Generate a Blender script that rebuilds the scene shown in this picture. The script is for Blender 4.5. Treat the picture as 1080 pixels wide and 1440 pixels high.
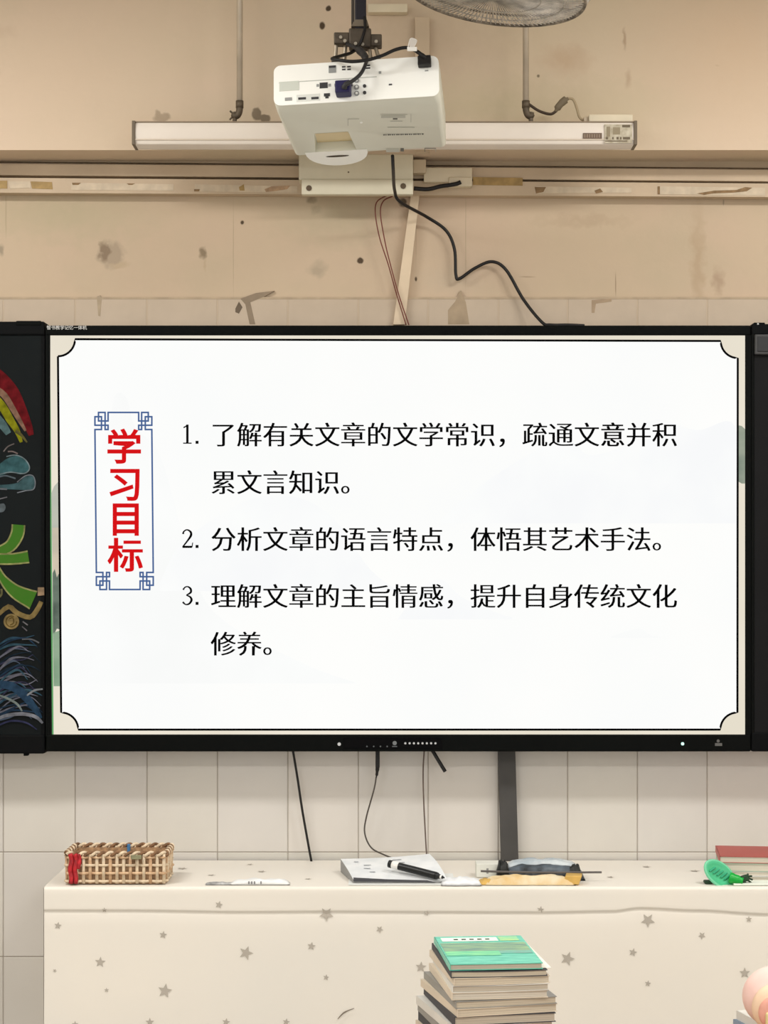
import bpy, bmesh, math, random
from mathutils import Vector, Matrix, Euler, noise as mnoise

random.seed(7)
scene = bpy.context.scene
COL = scene.collection
for o in list(bpy.data.objects):
    bpy.data.objects.remove(o, do_unlink=True)

# ------------------------------------------------------------------ camera
# wall tile face is y = 0, the camera looks along +y from 5.2 m away
F, CD, EYE, HX, HY = 2600.0, 5.2, 1.60, 540.0, 800.0
cam = bpy.data.cameras.new('camera')
cam.sensor_fit = 'AUTO'
cam.sensor_width = 36.0
cam.lens = F / 1440.0 * 36.0
cam.shift_y = (HY - 720.0) / 1440.0
cam.clip_end = 100
camo = bpy.data.objects.new('camera', cam)
camo.location = (0, -CD, EYE)
camo.rotation_euler = (math.radians(90), 0, 0)
COL.objects.link(camo)
scene.camera = camo

# ------------------------------------------------------------------ world, light, exposure
scene.view_settings.view_transform = 'Standard'
scene.view_settings.look = 'None'
scene.view_settings.gamma = 1.0
scene.view_settings.use_curve_mapping = False
scene.view_settings.exposure = 0.0
world = bpy.data.worlds.new('daylight')
scene.world = world
world.use_nodes = True
bgn = world.node_tree.nodes['Background']
bgn.inputs[0].default_value = (1.0, 0.995, 0.99, 1)
WORLD_STRENGTH = 1.15
bgn.inputs[1].default_value = WORLD_STRENGTH
LAMP_W = 42.0            # power of each ceiling lamp
LAMP_SPOTS = [(-1.6, -1.55), (1.6, -1.55), (-1.6, -4.2), (1.6, -4.2)]
CEIL = 3.55

# ------------------------------------------------------------------ helpers
def lin(c):
    r = []
    for v in c[:3]:
        v = v / 255.0
        r.append(v / 12.92 if v <= 0.04045 else ((v + 0.055) / 1.055) ** 2.4)
    return (r[0], r[1], r[2], 1.0)

def P(px, py, y=0.0):
    """pixel of the 1080x1440 frame at depth y -> world point"""
    d = CD + y
    return Vector(((px - HX) * d / F, y, EYE + (HY - py) * d / F))

def S(px, y=0.0):
    """pixels -> metres at depth y"""
    return px * (CD + y) / F

MATS = {}
def mat(name, rgb, rough=0.6, var=0.0, scale=8.0, bump=0.0, bscale=60.0, metal=0.0,
        rgb2=None, trans=0.0, spec=0.4, coat=0.0, ior=1.45, alpha=1.0, stretch=None):
    if name in MATS:
        return MATS[name]
    m = bpy.data.materials.new(name)
    m.use_nodes = True
    nt = m.node_tree
    b = nt.nodes['Principled BSDF']
    b.inputs['Base Color'].default_value = lin(rgb)
    b.inputs['Roughness'].default_value = rough
    b.inputs['Metallic'].default_value = metal
    b.inputs['Specular IOR Level'].default_value = spec
    b.inputs['Transmission Weight'].default_value = trans
    b.inputs['Coat Weight'].default_value = coat
    b.inputs['IOR'].default_value = ior
    b.inputs['Alpha'].default_value = alpha
    if var > 0 or rgb2 is not None:
        tc = nt.nodes.new('ShaderNodeTexCoord')
        n = nt.nodes.new('ShaderNodeTexNoise')
        n.inputs['Scale'].default_value = scale
        n.inputs['Detail'].default_value = 5
        if stretch:
            mp = nt.nodes.new('ShaderNodeMapping')
            mp.inputs['Scale'].default_value = stretch
            nt.links.new(tc.outputs['Object'], mp.inputs['Vector'])
            nt.links.new(mp.outputs['Vector'], n.inputs['Vector'])
        else:
            nt.links.new(tc.outputs['Object'], n.inputs['Vector'])
        r = nt.nodes.new('ShaderNodeValToRGB')
        r.color_ramp.elements[0].position = 0.32
        r.color_ramp.elements[1].position = 0.68
        c2 = rgb2 if rgb2 else tuple(max(0, v * (1 - var)) for v in rgb)
        r.color_ramp.elements[0].color = lin(c2)
        r.color_ramp.elements[1].color = lin(rgb)
        nt.links.new(n.outputs['Fac'], r.inputs['Fac'])
        nt.links.new(r.outputs['Color'], b.inputs['Base Color'])
    if bump > 0:
        tc = nt.nodes.new('ShaderNodeTexCoord')
        n2 = nt.nodes.new('ShaderNodeTexNoise')
        n2.inputs['Scale'].default_value = bscale
        n2.inputs['Detail'].default_value = 4
        bp = nt.nodes.new('ShaderNodeBump')
        bp.inputs['Strength'].default_value = bump
        bp.inputs['Distance'].default_value = 0.01
        nt.links.new(tc.outputs['Object'], n2.inputs['Vector'])
        nt.links.new(n2.outputs['Fac'], bp.inputs['Height'])
        nt.links.new(bp.outputs['Normal'], b.inputs['Normal'])
    MATS[name] = m
    return m

def emit(name, rgb, strength=1.0, rgb2=None, scale=3.0):
    """lit pixels of the display or a lamp"""
    if name in MATS:
        return MATS[name]
    m = bpy.data.materials.new(name)
    m.use_nodes = True
    nt = m.node_tree
    nt.nodes.remove(nt.nodes['Principled BSDF'])
    e = nt.nodes.new('ShaderNodeEmission')
    e.inputs[0].default_value = lin(rgb)
    e.inputs[1].default_value = strength
    if rgb2:
        tc = nt.nodes.new('ShaderNodeTexCoord')
        n = nt.nodes.new('ShaderNodeTexNoise')
        n.inputs['Scale'].default_value = scale
        n.inputs['Detail'].default_value = 3
        r = nt.nodes.new('ShaderNodeValToRGB')
        r.color_ramp.elements[0].position = 0.35
        r.color_ramp.elements[1].position = 0.65
        r.color_ramp.elements[0].color = lin(rgb2)
        r.color_ramp.elements[1].color = lin(rgb)
        nt.links.new(tc.outputs['Object'], n.inputs['Vector'])
        nt.links.new(n.outputs['Fac'], r.inputs['Fac'])
        nt.links.new(r.outputs['Color'], e.inputs[0])
    nt.links.new(e.outputs[0], nt.nodes['Material Output'].inputs[0])
    MATS[name] = m
    return m

def wall_mat(name, c1, c2, c3, blobs, rough=0.85, bump=0.25):
    """old painted plaster: three tones in big patches, and stains/holes with a shape of their own.
    blobs: (world point, rx, rz, rgb, softness, wobble)"""
    m = bpy.data.materials.new(name)
    m.use_nodes = True
    nt = m.node_tree
    b = nt.nodes['Principled BSDF']
    b.inputs['Roughness'].default_value = rough
    b.inputs['Specular IOR Level'].default_value = 0.2
    N, L = nt.nodes.new, nt.links.new
    geo = N('ShaderNodeNewGeometry')
    def noise(sc, det=4):
        n = N('ShaderNodeTexNoise')
        n.inputs['Scale'].default_value = sc
        n.inputs['Detail'].default_value = det
        L(geo.outputs['Position'], n.inputs['Vector'])
        return n
    def mix(a, bcol, fac):
        x = N('ShaderNodeMix')
        x.data_type = 'RGBA'
        for sock, v in ((x.inputs[6], a), (x.inputs[7], bcol)):
            if isinstance(v, tuple):
                sock.default_value = v
            else:
                L(v, sock)
        L(fac, x.inputs[0])
        return x.outputs[2]
    def rng(src, lo, hi, a=0.0, bb=1.0):
        r = N('ShaderNodeMapRange')
        r.inputs[1].default_value = lo
        r.inputs[2].default_value = hi
        r.inputs[3].default_value = a
        r.inputs[4].default_value = bb
        L(src, r.inputs[0])
        return r.outputs[0]
    col = mix(lin(c1), lin(c2), rng(noise(1.3, 3).outputs['Fac'], 0.38, 0.62))
    col = mix(col, lin(c3), rng(noise(2.7, 5).outputs['Fac'], 0.5, 0.72, 0, 0.8))
    wn = noise(34, 3)
    sub = N('ShaderNodeVectorMath'); sub.operation = 'SUBTRACT'
    L(wn.outputs['Color'], sub.inputs[0]); sub.inputs[1].default_value = (0.5, 0.5, 0.5)
    for (c, rx, rz, rgb, soft, wob) in blobs:
        sc = N('ShaderNodeVectorMath'); sc.operation = 'SCALE'
        L(sub.outputs[0], sc.inputs[0]); sc.inputs['Scale'].default_value = wob
        ad = N('ShaderNodeVectorMath'); ad.operation = 'ADD'
        L(geo.outputs['Position'], ad.inputs[0]); L(sc.outputs[0], ad.inputs[1])
        s2 = N('ShaderNodeVectorMath'); s2.operation = 'SUBTRACT'
        L(ad.outputs[0], s2.inputs[0]); s2.inputs[1].default_value = c
        m2 = N('ShaderNodeVectorMath'); m2.operation = 'MULTIPLY'
        L(s2.outputs[0], m2.inputs[0]); m2.inputs[1].default_value = (1 / rx, 0.0, 1 / rz)
        ln = N('ShaderNodeVectorMath'); ln.operation = 'LENGTH'
        L(m2.outputs[0], ln.inputs[0])
        col = mix(col, lin(rgb), rng(ln.outputs['Value'], 1.0 + soft, 1.0 - soft))
    L(col, b.inputs['Base Color'])
    bp = N('ShaderNodeBump'); bp.inputs['Strength'].default_value = bump; bp.inputs['Distance'].default_value = 0.008
    L(noise(22, 6).outputs['Fac'], bp.inputs['Height'])
    L(bp.outputs['Normal'], b.inputs['Normal'])
    MATS[name] = m
    return m

class MB:
    def __init__(s):
        s.v, s.f = [], []
    def add(s, vs, fs):
        k = len(s.v)
        s.v += [Vector(v) for v in vs]
        s.f += [tuple(i + k for i in f) for f in fs]
        return s
    def box(s, lo, hi, M=None):
        x0, y0, z0 = lo; x1, y1, z1 = hi
        vs = [Vector(p) for p in ((x0,y0,z0),(x1,y0,z0),(x1,y1,z0),(x0,y1,z0),(x0,y0,z1),(x1,y0,z1),(x1,y1,z1),(x0,y1,z1))]
        if M: vs = [M @ v for v in vs]
        return s.add(vs, [(0,3,2,1),(4,5,6,7),(0,1,5,4),(1,2,6,5),(2,3,7,6),(3,0,4,7)])
    def bbox(s, lo, hi, b=0.002, M=None, seg=2):
        """box with rounded edges"""
        bm = bmesh.new()
        bmesh.ops.create_cube(bm, size=1.0)
        for v in bm.verts:
            v.co = Vector(((lo[0]+hi[0])/2 + v.co.x*(hi[0]-lo[0]), (lo[1]+hi[1])/2 + v.co.y*(hi[1]-lo[1]), (lo[2]+hi[2])/2 + v.co.z*(hi[2]-lo[2])))
        b = min(b, 0.45*min(hi[i]-lo[i] for i in range(3)))
        bmesh.ops.bevel(bm, geom=list(bm.edges), offset=b, segments=seg, affect='EDGES', profile=0.5)
        return s.bm(bm, M)
    def bm(s, bm, M=None):
        bm.verts.ensure_lookup_table()
        bm.verts.index_update()
        s.add([(M @ v.co) if M else v.co.copy() for v in bm.verts], [tuple(v.index for v in f.verts) for f in bm.faces])
        bm.free()
        return s
    def prism(s, poly, y0, y1):
        """poly: list of (x, z); solid between y0 (front) and y1"""
        n = len(poly)
        a = sum(poly[i][0]*poly[(i+1)%n][1] - poly[(i+1)%n][0]*poly[i][1] for i in range(n))
        if a < 0: poly = poly[::-1]
        vs = [(x, y0, z) for x, z in poly] + [(x, y1, z) for x, z in poly]
        fs = [tuple(range(n)), tuple(range(2*n-1, n-1, -1))]
        fs += [(i, n+i, n+(i+1)%n, (i+1)%n) for i in range(n)]
        return s.add(vs, fs)
    def tube(s, pts, r, n=8, smooth=0, cap=True):
        pts = [Vector(p) for p in pts]
        if smooth: pts = spline(pts, smooth)
        rs = r if isinstance(r, (list, tuple)) else None
        up = Vector((0.13, 0.9, 0.41)).normalized()
        rings, k0 = [], len(s.v)
        for i, p in enumerate(pts):
            t = (pts[min(i+1, len(pts)-1)] - pts[max(i-1, 0)])
            t = t.normalized() if t.length > 1e-9 else Vector((0, 0, 1))
            u = up - t*up.dot(t)
            if u.length < 1e-4: u = t.orthogonal()
            u.normalize(); up = u
            w = t.cross(u)
            rr = rs[min(len(rs)-1, int(round(i*(len(rs)-1)/max(1, len(pts)-1))))] if rs else r
            for j in range(n):
                a = 2*math.pi*j/n
                s.v.append(p + (u*math.cos(a) + w*math.sin(a))*rr)
        for i in range(len(pts)-1):
            for j in range(n):
                s.f.append((k0+i*n+j, k0+i*n+(j+1)%n, k0+(i+1)*n+(j+1)%n, k0+(i+1)*n+j))
        if cap:
            s.f.append(tuple(k0+j for j in range(n-1, -1, -1)))
            s.f.append(tuple(k0+(len(pts)-1)*n+j for j in range(n)))
        return s
    def lathe(s, prof, M=None, n=24, cap=True):
        """prof: (radius, z) from bottom to top"""
        k0 = len(s.v)
        for r, z in prof:
            for j in range(n):
                a = 2*math.pi*j/n
                v = Vector((r*math.cos(a), r*math.sin(a), z))
                s.v.append(M @ v if M else v)
        for i in range(len(prof)-1):
            for j in range(n):
                s.f.append((k0+i*n+j, k0+i*n+(j+1)%n, k0+(i+1)*n+(j+1)%n, k0+(i+1)*n+j))
        if cap:
            s.f.append(tuple(k0+j for j in range(n-1, -1, -1)))
            s.f.append(tuple(k0+(len(prof)-1)*n+j for j in range(n)))
        return s
    def ribbon(s, pts, w, y, smooth=0, thick=0.0006):
        """flat stroke on a plane of constant depth; pts are pixels"""
        q = [Vector((p[0], p[1], 0)) for p in pts]
        if smooth: q = spline(q, smooth)
        n = len(q)
        ws = w if isinstance(w, (list, tuple)) else [w]
        vs = []
        for i, p in enumerate(q):
            t = q[min(i+1, n-1)] - q[max(i-1, 0)]
            t.normalize()
            nn = Vector((-t.y, t.x, 0))
            f = i/max(1, n-1)*(len(ws)-1)
            a = int(f); bb = min(a+1, len(ws)-1)
            ww = ws[a] + (ws[bb]-ws[a])*(f-a)
            for sg in (-1, 1):
                e = p + nn*sg*ww/2
                vs.append(P(e.x, e.y, y))
        s.add(vs, [(2*i, 2*i+1, 2*i+3, 2*i+2) for i in range(n-1)])
        return s
    def build(s, name, m=None, parent=None, smooth=False):
        me = bpy.data.meshes.new(name)
        c = Vector((0, 0, 0))
        if s.v:
            lo = Vector([min(v[i] for v in s.v) for i in range(3)])
            hi = Vector([max(v[i] for v in s.v) for i in range(3)])
            c = (lo+hi)/2
        me.from_pydata([v-c for v in s.v], [], s.f)
        bm = bmesh.new(); bm.from_mesh(me)
        bmesh.ops.recalc_face_normals(bm, faces=list(bm.faces))
        bm.to_mesh(me); bm.free()
        if m: me.materials.append(m)
        if smooth:
            for p in me.polygons: p.use_smooth = True
        o = bpy.data.objects.new(name, me)
        o.location = c
        COL.objects.link(o)
        if parent is not None: adopt(o, parent)
        return o

def spline(p, k):
    out = []
    n = len(p)
    for i in range(n-1):
        a, b, c, d = p[max(i-1, 0)], p[i], p[i+1], p[min(i+2, n-1)]
        for j in range(k):
            t = j/k
            out.append(0.5*((2*b) + (c-a)*t + (2*a-5*b+4*c-d)*t*t + (3*b-a-3*c+d)*t*t*t))
    out.append(p[-1].copy())
    return out

def wmat(o):
    M = o.matrix_basis.copy()
    if o.parent is not None:
        M = wmat(o.parent) @ o.matrix_parent_inverse @ M
    return M

def adopt(o, parent):
    o.parent = parent
    o.matrix_parent_inverse = wmat(parent).inverted()

def tag(o, label=None, cat=None, group=None, kind=None):
    if label: o['label'] = label
    if cat: o['category'] = cat
    if group: o['group'] = group
    if kind: o['kind'] = kind
    return o

def thing(name, loc, label, cat, group=None):
    e = bpy.data.objects.new(name, None)
    e.empty_display_size = 0.05
    e.location = loc
    COL.objects.link(e)
    return tag(e, label, cat, group)

def shade_auto(o, ang=35):
    me = o.data
    bm = bmesh.new(); bm.from_mesh(me)
    for f in bm.faces: f.smooth = True
    for e in bm.edges:
        if len(e.link_faces) == 2 and e.calc_face_angle(0) > math.radians(ang):
            e.smooth = False
    bm.to_mesh(me); bm.free()
    return o

def glyphs(chars, em, y, place, off=0.0, shifts=(0.0,)):
    """mesh of characters; place: list of (px, py) of each glyph origin (baseline, left)"""
    mb = MB()
    dg = None
    for ch, (gx, gy) in zip(chars, place):
        cu = bpy.data.curves.new('glyph', 'FONT')
        cu.body = ch; cu.size = 1.0; cu.resolution_u = 3; cu.offset = off
        ob = bpy.data.objects.new('glyph', cu)
        COL.objects.link(ob)
        dg = bpy.context.evaluated_depsgraph_get()
        me = ob.evaluated_get(dg).to_mesh()
        for sh in shifts:
            vs = [P(gx + (v.co.x+sh)*em, gy - v.co.y*em, y - 0.00001*(sh*100)) for v in me.vertices]
            mb.add(vs, [tuple(p.vertices) for p in me.polygons])
        ob.evaluated_get(dg).to_mesh_clear()
        bpy.data.objects.remove(ob); bpy.data.curves.remove(cu)
    return mb

# ------------------------------------------------------------------ materials of the room
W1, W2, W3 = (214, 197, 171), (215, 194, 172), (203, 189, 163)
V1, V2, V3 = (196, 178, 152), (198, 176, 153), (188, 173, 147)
DK = (84, 70, 56); TAN = (186, 166, 140); GRY = (160, 146, 126)
low = [
    (P(155, 357), .034, .036, (171, 154, 133), .25, .05), (P(147, 352), .012, .03, (142, 124, 104), .3, .04), (P(168, 372), .024, .008, TAN, .4, .03),
    (P(286, 355), .009, .016, (140, 124, 102), .4, .03), (P(288, 372), .004, .016, TAN, .5, .02),
    (P(507, 366), .009, .008, DK, .2, .012), (P(341, 313), .005, .006, DK, .3, .008), (P(438, 281), .014, .010, DK, .3, .02),
    (P(444, 295), .014, .012, (126, 109, 93), .4, .03), (P(566, 283), .010, .012, DK, .3, .02), (P(446, 378), .02, .02, (176, 160, 138), .6, .04),
    (P(1, 352), .008, .016, GRY, .4, .02), (P(585, 392), .0035, .006, DK, .3, .006), (P(1018, 284), .002, .008, GRY, .4, .004),
    (P(982, 372), .016, .13, (183, 162, 136), .7, .05), (P(1010, 396), .014, .030, (176, 154, 131), .6, .05), (P(635, 395), .06, .03, (194, 176, 153), .8, .06),
    (P(820, 310), .10, .012, (187, 167, 142), .8, .06), (P(90, 300), .2, .05, (185, 171, 144), .9, .1), (P(470, 300), .12, .06, (185, 171, 145), .9, .1),
    (P(328, 350), .0012, .12, (178, 160, 136), .4, .002), (P(655, 335), .0012, .13, (180, 162, 138), .4, .002), (P(866, 400), .0014, .03, (158, 138, 115), .4, .002),
    (P(742, 389), .02, .0014, (167, 147, 124), .4, .002), (P(585, 330), .001, .09, (180, 162, 140), .4, .002), (P(8, 300), .0018, .06, (176, 160, 135), .4, .002),
]
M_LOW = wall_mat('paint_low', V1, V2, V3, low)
B = -0.15
up = [
    (P(462, 12, B), .007, .008, DK, .2, .01), (P(453, 36, B), .008, .010, DK, .2, .01), (P(757, 107, B), .004, .004, DK, .3, .005),
    (P(227, 166, B), .022, .012, (142, 127, 106), .25, .03), (P(222, 160, B), .008, .012, (138, 123, 102), .3, .02),
    (P(361, 160, B), .014, .018, (134, 121, 102), .15, .02), (P(373, 167, B), .016, .012, (134, 121, 102), .15, .02),
    (P(878, 55, B), .004, .024, (180, 157, 133), .5, .02), (P(883, 110, B), .008, .02, (193, 171, 146), .6, .03), (P(1009, 92, B), .006, .003, (171, 150, 125), .5, .01),
    (P(5, 45, B), .03, .014, (195, 174, 150), .7, .04), (P(795, 84, B), .05, .03, (203, 180, 153), .8, .06), (P(600, 60, B), .14, .09, (195, 176, 153), .9, .1),
    (P(1040, 60, B), .2, .2, (214, 190, 163), .9, .1), (P(90, 90, B), .3, .2, (216, 195, 171), .9, .1), (P(700, 150, B), .3, .06, (201, 186, 157), .9, .1),
]
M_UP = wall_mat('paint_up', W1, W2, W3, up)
M_TRIM = mat('trim_paint', (206, 186, 160), .7, .08, 5, .2, 30)
M_GROUT = mat('grout', (158, 150, 140), .9)
M_CEIL = mat('ceiling_paint', (238, 234, 226), .9)
M_FLOOR = mat('terrazzo', (176, 168, 156), .5, .12, 30)
M_SIDE = mat('side_paint', (228, 220, 205), .85)

# ------------------------------------------------------------------ room shell
RX, BACK = 3.7, -6.2
tag(MB().box((-RX, BACK, -0.1), (RX, 0.2, 0)).build('floor', M_FLOOR), 'grey terrazzo classroom floor', 'floor', kind='structure')
tag(MB().box((-RX, BACK, CEIL), (RX, 0.2, CEIL+.1)).build('ceiling', M_CEIL), 'white painted classroom ceiling', 'ceiling', kind='structure')
tag(MB().box((-RX-.12, BACK, 0), (-RX, 0.2, CEIL)).build('wall_left', M_SIDE), 'pale side wall left of the board', 'wall', kind='structure')
tag(MB().box((RX, BACK, 0), (RX+.12, 0.2, CEIL)).build('wall_right', M_SIDE), 'pale side wall right of the board', 'wall', kind='structure')

TILE_TOP = P(0, 420).z
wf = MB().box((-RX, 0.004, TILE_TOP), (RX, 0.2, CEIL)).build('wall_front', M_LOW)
tag(wf, 'old beige painted front wall with stains above the board', 'wall', kind='structure')
MB().box((-RX, -0.0035, 0), (RX, 0.2, 2.27)).build('tile_bed', M_GROUT, wf)
MB().box((-RX, -0.0042, 2.27), (RX, 0.2, TILE_TOP)).build('tile_bed', mat('painted_grout', (192, 174, 152), .9), wf)

# wall tiles, 198 x 294 mm, each one a piece of its own
TM = []
for i, c in enumerate([(212, 207, 198), (209, 204, 196), (214, 208, 200), (207, 203, 194), (211, 206, 199)]):
    TM.append(mat('glazed_tile_%d' % i, c, .32, .03, 4, .04, 9, spec=.4))
TMU = mat('glazed_tile_smeared', (200, 182, 160), .55, .08, 5, .1, 30)
JX = [(5, 106), (106, 207), (207, 306), (306, 405), (405, 504), (504, 602), (602, 701), (701, 798), (798, 896), (896, 994)]
colx = [((a-540)/500, (b-540)/500) for a, b in JX]
for k in range(5):
    colx.insert(0, (colx[0][0]-.198, colx[0][0])); colx.append((colx[-1][1], colx[-1][1]+.198))
zj = [P(0, 1198).z + .294*k for k in range(-3, 6)]
zr = [(max(0.0, zj[0]), zj[1])] + [(zj[k], zj[k+1]) for k in range(1, 8)] + [(zj[8], TILE_TOP)]
meshes = {}
for (x0, x1) in colx:
    for (z0, z1) in zr:
        if z1-z0 < .01: continue
        if z0 > 1.3 and z1 < 2.25 and abs((x0+x1)/2) < 1.5: continue     # behind the board
        w, h = round(x1-x0, 4), round(z1-z0, 4)
        m = TMU if z1 > 2.3 else random.choice(TM)
        key = (w, h, m.name)
        c = Vector(((x0+x1)/2, 0.0, (z0+z1)/2))
        if key not in meshes:
            g = .0011
            o = MB().bbox((-w/2+g, -.005, -h/2+g), (w/2-g, .0045, h/2-g), .0015, seg=1).build('tile', m)
            meshes[key] = o.data
            off = o.location.copy()
        else:
            o = bpy.data.objects.new('tile', meshes[key]); COL.objects.link(o)
            off = Vector((0, -.00025, 0))
        o.location = c + Vector((0, off.y, 0))
        adopt(o, wf)
# plaster lip over the top tile row
MB().box((-RX, -.0055, TILE_TOP-.002), (RX, .004, TILE_TOP+.004)).build('tile_ledge', mat('ledge', (190, 170, 144), .8, .1, 20), wf)
# plaster smears that run over the top tiles
def smear(pts, rgb, name='plaster_smear', y=-.0056):
    mb = MB(); mb.prism([(P(a, b, y).x, P(a, b, y).z) for a, b in pts], y, y+.012)
    mb.build(name, mat('smear%d%d%d' % rgb, rgb, .85, .1, 25), wf)
smear([(648, 408), (655, 425), (660, 456), (630, 456), (630, 436), (640, 424)], (176, 156, 130))
smear([(338, 420), (360, 412), (386, 409), (372, 417), (352, 425), (359, 456), (351, 456), (345, 428)], (150, 133, 112))
smear([(331, 434), (336, 424), (341, 432), (336, 441), (331, 439)], (112, 98, 82))
smear([(832, 422), (860, 420), (860, 424), (838, 427), (836, 440), (832, 440)], (176, 154, 128))
smear([(136, 417), (141, 415), (143, 420), (141, 445), (138, 444)], (180, 162, 137))

# projecting beam above
BZ = P(0, 211, B).z
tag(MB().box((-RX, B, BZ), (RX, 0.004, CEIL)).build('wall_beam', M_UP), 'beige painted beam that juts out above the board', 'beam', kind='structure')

# rails under the beam, sagging slightly to the right
def rail(name, top, bot, y, m, label):
    a, b = -200, 1280
    f = lambda p, px: p[0] + (p[1]-p[0])*px/1080.0
    mb = MB()
    vs = []
    for px in (a, b):
        for yy in (y, 0.004):
            for edge in (top, bot):
                q = P(px, f(edge, px), y); vs.append((q.x, yy, q.z))
    mb.add(vs, [(0,1,5,4), (2,6,7,3), (0,4,6,2), (1,3,7,5), (0,2,3,1), (4,5,7,6)])
    o = mb.build(name, m)
    return tag(o, label, 'trim', kind='structure')
r0 = rail('trim_1', (208, 217), (227, 236), -.012, mat('trim_shadow', (190, 172, 147), .8, .06, 5), 'flat plaster strip tucked under the wall beam')  # darker copy of the rail paint, painted-in shade under the beam
r1 = rail('trim_2', (230, 239), (246, 255), -.030, M_TRIM, 'upper painted wooden rail under the beam')
r2 = rail('trim_3', (250, 258), (271, 277), -.034, M_TRIM, 'lower painted wooden rail with tape scraps')
tape = mat('old_tape', (180, 150, 96), .6, .2, 40)
pale = mat('peeled_paint', (216, 200, 176), .8, .1, 30)
brown = mat('peel_edge', (150, 122, 88), .8, .2, 60)
def scrap(pts, m, par, y):
    MB().prism([(P(a, b, y).x, P(a, b, y).z) for a, b in pts], y, y+.004).build('tape_scrap', m, par)
scrap([(-6, 254), (10, 254), (10, 265), (-6, 265)], tape, r2, -.0355)
scrap([(12, 255), (42, 255), (44, 264), (14, 265)], pale, r2, -.0352)
scrap([(43, 255), (73, 256), (74, 266), (45, 265)], tape, r2, -.0355)
scrap([(101, 257), (114, 257), (110, 260), (102, 260)], brown, r2, -.0358)
scrap([(100, 257), (244, 259), (244, 268), (100, 267)], pale, r2, -.0352)
scrap([(178, 258), (190, 258), (186, 260), (181, 260)], brown, r2, -.0358)
scrap([(273, 266), (281, 266), (280, 269), (273, 269)], brown, r2, -.0358)
scrap([(274, 259), (418, 262), (418, 271), (274, 269)], pale, r2, -.0352)
scrap([(336, 263), (343, 259), (344, 268), (337, 268)], tape, r2, -.0358)
scrap([(372, 266), (382, 262), (408, 261), (404, 266), (384, 269), (374, 270)], mat('peel_pink', (196, 164, 132), .8, .2, 60), r2, -.0358)
scrap([(665, 249), (735, 250), (735, 261), (665, 260)], tape, r2, -.036)
scrap([(752, 263), (768, 263), (764, 270), (754, 272)], brown, r2, -.0358)
scrap([(754, 262), (888, 264), (888, 271), (754, 272)], pale, r2, -.0352)
scrap([(926, 262), (1076, 264), (1076, 275), (926, 273)], pale, r2, -.0352)
scrap([(925, 262), (928, 262), (928, 273), (925, 273)], brown, r2, -.0358)
scrap([(980, 272), (1004, 268), (1036, 267), (1048, 263), (1058, 264), (1050, 269), (1030, 271), (1004, 272), (990, 274)], brown, r2, -.0358)
scrap([(836, 268), (844, 265), (848, 270), (838, 272)], brown, r2, -.0358)

# ------------------------------------------------------------------ ceiling lamps (outside the frame)
M_TUBE = emit('lamp_tube', (255, 250, 240), 4.0)
M_WHITE = mat('white_enamel', (240, 238, 232), .4)
for i, (x, y) in enumerate(LAMP_SPOTS):
    t = thing('ceiling_light', (x, y, CEIL-.2), ('white batten lamp', 'white batten lamp')[0] + ' hung from the ceiling ' + ('near the board at left', 'near the board at right', 'over the desks at left', 'over the desks at right')[i], 'lamp', 'ceiling lamps')
    MB().bbox((x-.62, y-.06, CEIL-.23), (x+.62, y+.06, CEIL-.18), .008).build('housing', M_WHITE, t)
    for dx in (-.4, .4):
        MB().tube([(x+dx, y, CEIL-.19), (x+dx, y, CEIL)], .006).build('hanger', M_WHITE, t)
    MB().tube([(x-.6, y, CEIL-.25), (x+.6, y, CEIL-.25)], .014, 10).build('tube', M_TUBE, t)
    la = bpy.data.lights.new('lamp_glow', 'AREA')
    la.shape = 'RECTANGLE'; la.size = 1.2; la.size_y = .3; la.energy = LAMP_W
    la.color = (1.0, .985, .96)
    lo = bpy.data.objects.new('lamp_glow', la)
    lo.location = (x, y, CEIL-.29)
    COL.objects.link(lo); adopt(lo, t)

# ------------------------------------------------------------------ board: display in the middle, writing boards beside it
YB = -0.10
M_BLK = mat('black_bezel', (12, 14, 13), .6, .15, 6, spec=.06)
M_BLK2 = mat('black_panel', (15, 16, 17), .6, .1, 4, spec=.06)
M_SEAM = mat('seam_dark', (6, 6, 6), .8)
def pbox(x0, y0, x1, y1, yf, yb, b=0.0):
    a, c = P(x0, y1, yf), P(x1, y0, yf)
    mb = MB()
    if b: mb.bbox((a.x, yf, a.z), (c.x, yb, c.z), b)
    else: mb.box((a.x, yf, a.z), (c.x, yb, c.z))
    return mb

disp = thing('interactive_display', (0, YB, P(0, 1057, YB).z), 'wide black framed interactive display showing a white lesson slide', 'display')
pbox(64.4, 1033, 1056, 1057, YB-.006, -.02, .004).build('bottom_bezel', M_BLK, disp)
pbox(64.4, 457.5, 1056, 471.5, YB-.006, -.02, .004).build('top_bezel', M_BLK, disp)
pbox(64.4, 471.2, 70.5, 1033.2, YB-.004, -.02).build('side_bezel', M_BLK, disp)
pbox(1048, 471.2, 1056, 1033.2, YB-.004, -.02).build('side_bezel', M_BLK, disp)
pbox(66, 470, 1054, 1034, YB+.004, -.02).build('back_housing', M_BLK, disp)
YS = YB-.001
def poly(pts, y, m, name, par):
    n = len(pts)
    return MB().add([P(a, b, y) for a, b in pts], [tuple(range(n))]).build(name, m, par)
E_BEIGE = emit('slide_beige', (238, 230, 214), 1.0, (230, 222, 204), 2.5)
scr = MB().add([P(68.5, 470.5, YS), P(1048.4, 471.5, YS), P(1048.4, 1033, YS), P(74, 1033, YS),
                P(68.5, 470.5, YB+.003), P(1048.4, 471.5, YB+.003), P(1048.4, 1033, YB+.003), P(74, 1033, YB+.003)],
               [(0, 1, 2, 3), (4, 7, 6, 5), (0, 4, 5, 1), (1, 5, 6, 2), (2, 6, 7, 3), (3, 7, 4, 0)]).build('screen', E_BEIGE, disp)
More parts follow.
